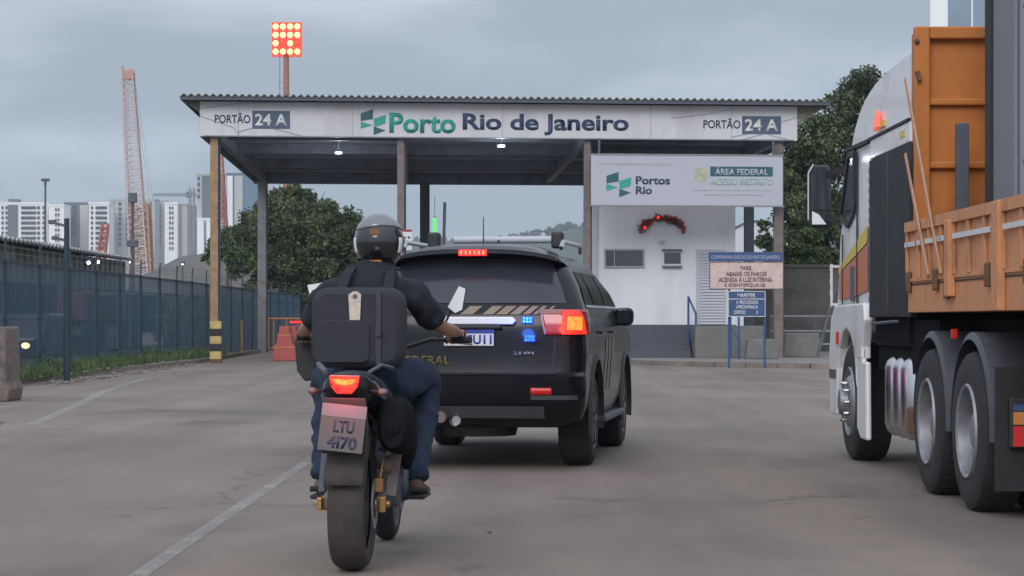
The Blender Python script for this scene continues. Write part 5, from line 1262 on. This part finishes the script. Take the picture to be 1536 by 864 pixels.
MB().box(.11, .145, -.04, .04, .38, .445).tube([(.13, 0, .445), (.14, .06, .56), (.12, .3, .66)], .006, 6).build('brake_caliper', 'gold_anodised', mo, bevel=.01)
MB().beam((.17, .10, .35), (.19, .16, .56), .03, .05).lathe([(.14, 0), (.14, .045), (.17, .045), (.17, 0)], (0, .12, .50), 'x', 14).build('footrest_hanger', 'brown_steel', mo)
MB().beam((-.17, .12, .35), (-.18, .3, .55), .03, .05).build('footrest_hanger', 'steel_dark', mo)
for sx in (-1, 1): MB().tube([(sx*.16, .62, .34), (sx*.30, .62, .335)], .014, 8).build('footpeg', 'rubber', mo)
# engine, frame, tank
mb = MB().box(-.17, .17, .55, 1.0, .26, .52).tube([(0, .95, .5), (0, 1.08, .78)], .10, 12).lathe([(-.2, 0), (-.2, .10), (.2, .10), (.2, 0)], (0, .68, .38), 'x', 20)
mb.build('engine', 'steel_dark', mo, bevel=.02)
MB().beam((0, 1.22, .95), (0, .5, .45), .07).beam((-.1, 1.1, .85), (-.1, .1, .78), .03).beam((.1, 1.1, .85), (.1, .1, .78), .03).build('frame', 'black_plastic', mo)
mb = MB()
sec = [(.62, .08, .80, .92), (.72, .13, .78, .98), (.9, .16, .78, 1.04), (1.05, .16, .80, 1.05), (1.18, .11, .84, 1.0), (1.24, .04, .88, .95)]
def loft(mb, sec, n=16, p=.75):
    st = len(mb.v)
    for y, hw, z0, z1 in sec:
        for k in range(n):
            a = 2*pi*k/n; c_, s_ = cos(a), sin(a); mb.v.append((hw * math.copysign(abs(c_)**p, c_), y, (z0+z1)/2 + (z1-z0)/2 * math.copysign(abs(s_)**p, s_)))
    for i in range(len(sec) - 1):
        for k in range(n): mb.f.append((st+i*n+k, st+i*n+(k+1)%n, st+(i+1)*n+(k+1)%n, st+(i+1)*n+k)); mb.m.append(0)
    mb.f += [tuple(st+k for k in range(n)), tuple(st+(len(sec)-1)*n+k for k in range(n))]; mb.m += [0, 0]; return mb
loft(mb, sec).build('fuel_tank', 'black_paint', mo, smooth=50)
loft(MB(), [(-.12, .06, .90, .95), (-.05, .10, .86, .96), (.15, .13, .82, .93), (.4, .14, .77, .87), (.62, .11, .77, .86), (.7, .08, .80, .88)]).build('seat', 'bag', mo, smooth=50)
loft(MB(), [(-.34, .05, .84, .93), (-.30, .10, .80, .96), (-.15, .14, .74, .95), (.1, .16, .68, .88), (.4, .15, .62, .82), (.6, .10, .60, .80)]).build('tail_fairing', 'black_paint', mo, smooth=50)
MB().tube([(-.10, -.28, .955), (-.15, -.18, .99), (-.17, .1, .97)], .013, 8).tube([(.10, -.28, .955), (.15, -.18, .99), (.17, .1, .97)], .009, 8).build('grab_rail', 'steel_dark', mo, smooth=50)
# tail lamp
tl = MB().prism([(-.075, .945), (.075, .945), (.07, .90), (.035, .855), (-.035, .855), (-.07, .90)], -.365, -.33, 'xz').build('tail_lamp', 'red_lens', mo, bevel=.008)
mb = MB().prism([(-.058, .925), (-.04, .906), (0, .896), (.04, .906), (.058, .925), (.03, .928), (0, .922), (-.03, .928)], -.372, -.366, 'xz'); mb.build('lit_lens', 'tail_core', tl)
mb = MB().prism([(-.068, .94), (.068, .94), (.066, .915), (.045, .888), (-.045, .888), (-.066, .915)], -.3695, -.3655, 'xz'); mb.build('glow_lens', 'tail_hot', tl); MB().beam((-.060, -.368, .895), (-.034, -.368, .864), .005).beam((-.034, -.368, .864), (.034, -.368, .864), .005).beam((.034, -.368, .864), (.060, -.368, .895), .005).build('light_guide', 'tail_hot', tl)
# mudguard / plate bracket
MB().prism([(-.10, .84), (.10, .84), (.115, .70), (.105, .58), (-.105, .58), (-.115, .70)], -.36, -.345, 'xz').build('plate_bracket', 'black_plastic', mo, bevel=.006)
mb = MB(); n = 12
for i in range(n + 1):
    a = R(62 + 100 * i / n); r = .365
    for x, rr in ((-.10, r - .03), (-.085, r), (.085, r), (.10, r - .03)): mb.v.append((x, -r * 0 + rr * cos(a), .32 + rr * sin(a)))
for i in range(n):
    for k in range(3): mb.f.append((4*i+k, 4*i+k+1, 4*i+5+k, 4*i+4+k)); mb.m.append(0)
o = mb.build('rear_mudguard', 'dusty_rubber', mo, smooth=40); s_ = o.modifiers.new('s', 'SOLIDIFY'); s_.thickness = .005
MB().beam((0, -.35, .60), (0, -.28, .72), .09, .03).box(-.085, .085, -.30, -.29, .50, .62).build('mudguard_stay', 'dusty_rubber', mo)
pl = thing('number_plate', None, None); pl.parent = mo; pl.location = (-.005, -.385, .70); pl.rotation_euler = (R(-8), R(5), 0)
MB().box(-.105, .105, 0, .004, -.11, .11).build('plate', 'plate_grey', pl, bevel=.003)
MB().box(-.104, .104, -.002, -.0005, .05, .109).build('plate_band', 'load_dark', pl)
text('LTU', -.04, .055, -.022, .036, -.001, 'ink', pl, .03, 'plate_lettering', depth=.001); text('4I70', -.062, .075, -.097, -.038, -.001, 'ink', pl, .03, 'plate_lettering', depth=.001)
for sx, m in ((-1, 'clear_lens'), (1, 'clear_lens')):
    o = MB().ball((sx*.165, -.25, .865), (.024, .036, .018), 14, 10).build('turn_signal', m, mo, smooth=60); MB().tube([(sx*.06, -.25, .87), (sx*.15, -.25, .866)], .009, 6).build('signal_stalk', 'black_plastic', o)
# muffler on the right
loft_m = [(-.16, .055, .60, .80), (-.12, .08, .575, .84), (.1, .085, .56, .83), (.35, .07, .50, .72), (.5, .03, .45, .55)]
mb = loft(MB(), loft_m, 20, .85); mb.v = [(x + .205, y, z) for x, y, z in mb.v]; mu = mb.build('muffler', 'matte_black', mo, smooth=50)
mb = loft(MB(), [(-.175, .028, .67, .74), (-.17, .035, .66, .75), (-.15, .035, .66, .75)], 16, 1); mb.v = [(x + .205, y, z) for x, y, z in mb.v]; mb.build('muffler_tip', 'matte_black', mu, smooth=50)
MB().tube([(.17, .5, .50), (.15, .75, .3), (.05, 1.1, .35), (.03, 1.15, .6)], .022, 10).build('exhaust_pipe', 'brown_steel', mo, smooth=60)
# fork, bars, front mudguard, headlamp
mb = MB()
for sx in (-1, 1): mb.tube([(sx*.09, 1.46, .31), (sx*.09, 1.20, 1.02)], [.028, .022], 10)
mb.box(-.13, .13, 1.17, 1.25, .97, 1.0); mb.build('fork', 'steel_dark', mo, smooth=40)
MB().tube([(-.46, 1.20, 1.10), (-.25, 1.24, 1.10), (-.1, 1.22, 1.05), (.1, 1.22, 1.05), (.25, 1.24, 1.10), (.46, 1.20, 1.10)], .012, 8).build('handlebar', 'black_plastic', mo, smooth=60)
for sx in (-1, 1):
    MB().tube([(sx*.33, 1.225, 1.10), (sx*.47, 1.195, 1.10)], .018, 10).build('grip', 'rubber', mo, smooth=60)
    MB().tube([(sx*.30, 1.24, 1.09), (sx*.36, 1.30, 1.085), (sx*.47, 1.29, 1.075)], .006, 6).build('lever', 'alloy', mo)
    if sx < 0: MB().prism([(sx*.34, 1.12), (sx*.47, 1.14), (sx*.50, 1.08), (sx*.485, .92), (sx*.44, .86), (sx*.40, .87), (sx*.37, .98)], 1.31, 1.335, 'xz').build('hand_guard', 'black_plastic', mo, bevel=.01)
    z_ = .0 if sx < 0 else -.05
    o = MB().prism([(sx*.33, 1.40 + z_), (sx*.42, 1.385 + z_), (sx*.405, 1.325 + z_), (sx*.36, 1.295 + z_)] if sx < 0 else [(.335, 1.27), (.40, 1.395), (.44, 1.38), (.42, 1.255), (.38, 1.235)], 1.20, 1.235, 'xz').build('mirror', 'black_plastic', mo, bevel=.006)
    c_ = (-.375, 1.352) if sx < 0 else (.392, 1.31)
    sc2 = lambda p: (c_[0] + (p[0]-c_[0])*.9, c_[1] + (p[1]-c_[1])*.9)
    MB().prism([sc2(p) for p in ([(sx*.33, 1.40), (sx*.42, 1.385), (sx*.405, 1.325), (sx*.36, 1.295)] if sx < 0 else [(.335, 1.27), (.40, 1.395), (.44, 1.38), (.42, 1.255), (.38, 1.235)])], 1.194, 1.199, 'xz').build('mirror_glass', 'mirror_white', o)
    MB().tube([(sx*.29, 1.23, 1.11), (sx*.34, 1.23, 1.22), (sx*.375, 1.225, 1.31)], .007, 6).build('mirror_stem', 'black_plastic', o)
mb = MB(); n = 12
for i in range(n + 1):
    a = R(30 + 110 * i / n)
    for x, rr in ((-.07, .32), (-.05, .345), (.05, .345), (.07, .32)): mb.v.append((x, 1.47 + rr * cos(a), .31 + rr * sin(a)))
for i in range(n):
    for k in range(3): mb.f.append((4*i+k, 4*i+k+1, 4*i+5+k, 4*i+4+k)); mb.m.append(0)
o = mb.build('front_mudguard', 'black_paint', mo, smooth=40); s_ = o.modifiers.new('s', 'SOLIDIFY'); s_.thickness = .005
loft(MB(), [(1.24, .08, .90, 1.05), (1.33, .10, .86, 1.08), (1.42, .05, .90, 1.02)]).build('headlamp', 'black_paint', mo, smooth=50)
l = bpy.data.lights.new('tail_glow', 'POINT'); l.energy = 2.4; l.shadow_soft_size = .05; l.color = (1, .04, .02); o = bpy.data.objects.new('tail_glow', l); COL.objects.link(o); o.parent = mo; o.location = (0, -.46, .90)

# ================================================================ RIDER (same frame as the motorcycle)
rd = thing('person', 'motorcycle rider in a silver and black helmet, dark t-shirt and blue jeans', 'person', BK, 0); rd.rotation_euler = (0, 0, -R(3.2))
def skin_mesh(name, verts, edges, mat, parent, sub=2, root=0, folds=0):
    me = bpy.data.meshes.new(name); me.from_pydata([v[:3] for v in verts], edges, []); o = bpy.data.objects.new(name, me); COL.objects.link(o)
    m = o.modifiers.new('s', 'SKIN'); m.use_smooth_shade = True; m.branch_smoothing = .3
    if not me.skin_vertices: 
        C.view_layer.objects.active = o
        bpy.ops.mesh.customdata_skin_add()
    for i, v in enumerate(verts):
        r = v[3] if isinstance(v[3], tuple) else (v[3], v[3]); me.skin_vertices[0].data[i].radius = r; me.skin_vertices[0].data[i].use_root = (i == root)
    o.modifiers.new('u', 'SUBSURF').render_levels = sub; o.modifiers['u'].levels = sub
    C.view_layer.update(); dg = C.evaluated_depsgraph_get(); m2 = bpy.data.meshes.new_from_object(o.evaluated_get(dg)); o.modifiers.clear(); o.data = m2
    m2.materials.clear(); m2.materials.append(M[mat])
    if folds:
        tx = bpy.data.textures.new('folds', 'CLOUDS'); tx.noise_scale = .07; tx.noise_depth = 2; o.modifiers.new('u', 'SUBSURF').render_levels = 1; o.modifiers['u'].levels = 1
        dm = o.modifiers.new('d', 'DISPLACE'); dm.texture = tx; dm.strength = folds; dm.mid_level = .5
    m2.shade_smooth(); o.parent = parent; return o
def chain(vs, es, pts, start=None):
    p = start
    for v in pts:
        vs.append(v); i = len(vs) - 1
        if p is not None: es.append((p, i))
        p = i
    return p
YS = .60                                        # seat point along the bike
def body(vs, es, g=0.0, arms=True, legs=True, hands=True, part='body'):
    pass
vs, es = [], []
top = chain(vs, es, [(0, YS, .90, (.15, .12)), (0, YS+.01, 1.03, (.145, .105)), (.0, YS+.04, 1.17, (.155, .105)), (.01, YS+.07, 1.31, (.165, .105)), (.02, YS+.09, 1.42, (.075, .075)), (.035, YS+.11, 1.50, .055), (.045, YS+.13, 1.585, (.085, .10)), (.045, YS+.13, 1.66, (.075, .09))])
for sx in (-1, 1):
    wr = chain(vs, es, [(sx*.115+.01, YS+.07, 1.375, .06), (sx*.205+.01, YS+.09, 1.355, .058), (sx*.275, YS+.18, 1.26, .047), (sx*.345, YS+.28, 1.165, .040), (sx*.375, YS+.39, 1.15, .040), (sx*.415, YS+.51, 1.135, .029), (sx*.418, YS+.555, 1.135, (.036, .020)), (sx*.415, YS+.60, 1.135, (.042, .016))], 3)
    for f_, (dx, ln) in enumerate(((-.033, .9), (-.011, 1.0), (.011, .95), (.033, .78))):
        b_ = (sx*.415 + dx, YS+.62, 1.135)
        chain(vs, es, [(b_[0], b_[1]+.012*ln, 1.138, .0092), (b_[0], b_[1]+.030*ln, 1.118, .0088), (b_[0], b_[1]+.026*ln, 1.090, .0084), (b_[0], b_[1]+.004, 1.078, .0078)], wr)
    chain(vs, es, [(sx*.375, YS+.575, 1.118, .012), (sx*.362, YS+.598, 1.095, .0105), (sx*.372, YS+.615, 1.078, .0095)], wr - 1)
    hp = chain(vs, es, [(sx*.11, YS+.05, .90, .07), (sx*.19, YS+.22, .91, .062), (sx*.255, YS+.39, .90, .045), (sx*.25, YS+.31, .69, .042), (sx*.235, YS+.12, .42, .036), (sx*.235, YS+.08, .375, .036), (sx*.24, YS+.20, .345, (.038, .028)), (sx*.245, YS+.29, .34, (.03, .02))], 0)
bodyo = skin_mesh('body', vs, es, 'skin', rd)
# t-shirt
vs, es = [], []
chain(vs, es, [(0.01, YS, .93, (.19, .145)), (0.01, YS+.01, 1.03, (.19, .13)), (0.01, YS+.035, 1.17, (.19, .128)), (.01, YS+.065, 1.31, (.19, .122)), (.02, YS+.085, 1.405, (.12, .10))])
for sx in (-1, 1): chain(vs, es, [(sx*.12+.01, YS+.07, 1.365, .085), (sx*.21+.01, YS+.09, 1.345, .088), (sx*.268, YS+.165, 1.265, .082), (sx*.312, YS+.235, 1.20, .074), (sx*.325, YS+.255, 1.18, .072)], 3)
skin_mesh('tshirt', vs, es, 'tshirt', rd, folds=.035)
mb = MB(); cr_ = [(1.34, .17, .115, .07), (1.40, .135, .115, .08), (1.44, .108, .108, .10), (1.48, .100, .102, .115), (1.51, .098, .10, .125)]
for z, rx, ry, cy in cr_:
    for k in range(28): a = 2*pi*k/28; mb.v.append((.03 + rx*cos(a) * (1 + .03*sin(5*a)), YS + cy + ry*sin(a), z + .006*sin(3*a)))
for i in range(4):
    for k in range(28): mb.f.append((28*i+k, 28*i+(k+1)%28, 28*i+28+(k+1)%28, 28*i+28+k)); mb.m.append(0)
mb.build('collar', 'tshirt', rd, smooth=60)
vs, es = [(0, YS, .95, (.175, .15)), (0, YS, .86, (.18, .15))], [(0, 1)]
for sx in (-1, 1): chain(vs, es, [(sx*.12, YS+.04, .88, .135), (sx*.19, YS+.20, .905, .135), (sx*.255, YS+.40, .90, .108), (sx*.25, YS+.32, .69, .080), (sx*.242, YS+.17, .50, .072), (sx*.238, YS+.10, .42, .070), (sx*.238, YS+.09, .375, .072)], 1)
skin_mesh('jeans', vs, es, 'jeans', rd, folds=.045)
for sx in (-1, 1):
    skin_mesh('shoe', [(sx*.238, YS+.04, .365, .048), (sx*.24, YS+.10, .345, (.05, .042)), (sx*.25, YS+.20, .325, (.052, .034)), (sx*.262, YS+.30, .318, (.042, .024))], [(0, 1), (1, 2), (2, 3)], 'shoe', rd)
    MB().prism([(YS-.01, .290), (YS+.35, .285), (YS+.35, .302), (YS-.01, .312)], sx*.245 - .048, sx*.245 + .048, 'yz').build('shoe_sole', 'band_black', rd, bevel=.008)
# helmet
hc = Vector((.045, YS+.13, 1.60)); mb = MB(); seg, rg_ = 40, 28
def hp_(t, ph, off=0):
    st = sin(ph); rx, ry, rz = .126 + off, .145 + off, .142 + off
    x, y, z = rx*st*cos(t), ry*st*sin(t), rz*cos(ph)
    if z < 0: z *= 1.07; x *= 1 - .10 * (z/-.15)**2; y *= 1 - .06 * (z/-.15)**2
    return hc + Vector((x, y, z))
PH = R(150)
def hpatch(name, mat, t0, t1, p0, p1, off, parent, nt_=24, np_=12, warp=None):
    mb = MB()
    for i in range(np_ + 1):
        for k in range(nt_ + 1):
            t = t0 + (t1 - t0) * k / nt_; p = p0 + (p1 - p0) * i / np_
            if warp: p = warp(t, p, i / np_)
            mb.v.append(tuple(hp_(t, p, off)))
    for i in range(np_):
        for k in range(nt_): a = i*(nt_+1)+k; mb.f.append((a, a+1, a+nt_+2, a+nt_+1)); mb.m.append(0)
    o = mb.build(name, mat, parent, smooth=60); s_ = o.modifiers.new('s', 'SOLIDIFY'); s_.thickness = .004; s_.offset = 0; return o
hm = hpatch('helmet', 'helmet_black', 0, 2*pi, .02, PH, 0, rd, 48, 26)
hpatch('helmet_crown', 'helmet_silver', 0, 2*pi, .0, R(58), .004, hm, 48, 10, lambda t, p, f: p * (1 + .12 * cos(t) ** 2 + .05 * sin(2*t)))
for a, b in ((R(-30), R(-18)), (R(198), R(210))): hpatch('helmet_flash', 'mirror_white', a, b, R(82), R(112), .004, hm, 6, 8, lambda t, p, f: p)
hpatch('helmet_stripe', 'helmet_orange', R(-125), R(-75), R(128), R(137), .004, hm, 10, 3)
hpatch('helmet_emblem', 'rust_brown', R(-105), R(-80), R(66), R(78), .004, hm, 8, 4)
hpatch('helmet_badge', 'plate_grey', R(-92), R(-82), R(101), R(107), .005, hm, 6, 4)
mb = MB().lathe([(hc.z-.128, .105), (hc.z-.14, .11), (hc.z-.135, .09)], (hc.x, hc.y, 0), 'z', 30, close=True); mb.build('helmet_rim', 'rubber', hm, smooth=50)
MB().lathe([(-.005, 0), (-.005, .018), (.005, .02)], (hc.x+.124, hc.y+.03, hc.z+.01), 'x', 12).build('visor_hinge', 'alloy', hm)
# backpack
bp = thing('backpack', 'boxy black delivery backpack with a cream tag strapped on the rider', 'backpack', BK, 0); bp.rotation_euler = (0, 0, -R(3.2))
mb = MB()
def rbox(mb, x0, x1, y0, y1, z0, z1, b=.05, n=5):
    c = [(x1-b, z1-b, 0), (x0+b, z1-b, pi/2), (x0+b, z0+b, pi), (x1-b, z0+b, 3*pi/2)]; P = []
    for cx, cz, a0 in c:
        for k in range(n + 1): a = a0 + pi/2*k/n; P.append((cx + b*cos(a), cz + b*sin(a)))
    return mb.prism(P, y0, y1, 'xz')
ox = .0
rbox(mb, -.232+ox, .222+ox, .215, .455, .965, 1.36, .085); o = mb.build('bag_body', 'bag', bp, smooth=30, bevel=.034)
rbox(MB(), -.215, .06, .203, .213, .99, 1.20, .04).build('front_pocket', 'bag', bp, bevel=.014, smooth=30)
mb = MB()
for y_ in (.222,):
    P = []
    for cx, cz, a0 in ((.205-.055, 1.36-.055, 0), (-.245+.055, 1.36-.055, pi/2), (-.245+.055, .965+.055, pi), (.205-.055, .965+.055, 3*pi/2)):
        for k in range(6): a = a0 + pi/2*k/5; P.append((cx + .056*cos(a), y_, cz + .056*sin(a)))
    pass

MB().box(.09, .115, .205, .215, .98, 1.34).box(.09, .115, .19, .215, 1.12, 1.15).build('webbing', 'bag_edge', bp)
tg = MB().prism([(-.045, 1.325), (-.02, 1.34), (.0, 1.34), (.018, 1.325), (.012, 1.20), (-.038, 1.20)], .205, .212, 'xz').build('tag', 'tag_cream', bp); MB().tube([(-.012, .203, 1.315), (-.012, .207, 1.315)], .012, 10).build('tag_eyelet', 'steel_dark', tg)
for sx in (-1, 1): MB().beam((sx*.12, .46, 1.34), (sx*.11+.01, YS-.02, 1.43), .05, .012, up=(0, 0, 1)).beam((sx*.11+.01, YS-.02, 1.43), (sx*.10+.01, YS+.1, 1.47), .05, .012).build('shoulder_strap', 'tshirt', bp)

# ================================================================ AIR
hz = MB().box(-1600, 1600, -300, 2400, -1, 130).build('haze', 'ground_dummy' if 'ground_dummy' in M else 'mound')
m = bpy.data.materials.new('haze_air'); m.use_nodes = True; t = m.node_tree; t.nodes.clear(); o_ = t.nodes.new('ShaderNodeOutputMaterial'); v = t.nodes.new('ShaderNodeVolumePrincipled')
v.inputs['Color'].default_value = (.80, .88, .97, 1); v.inputs['Density'].default_value = .00028; t.links.new(v.outputs[0], o_.inputs['Volume'])
hz.data.materials.clear(); hz.data.materials.append(m); tag(hz, 'thin pale evening haze filling the air over the port', 'haze', kind='stuff')
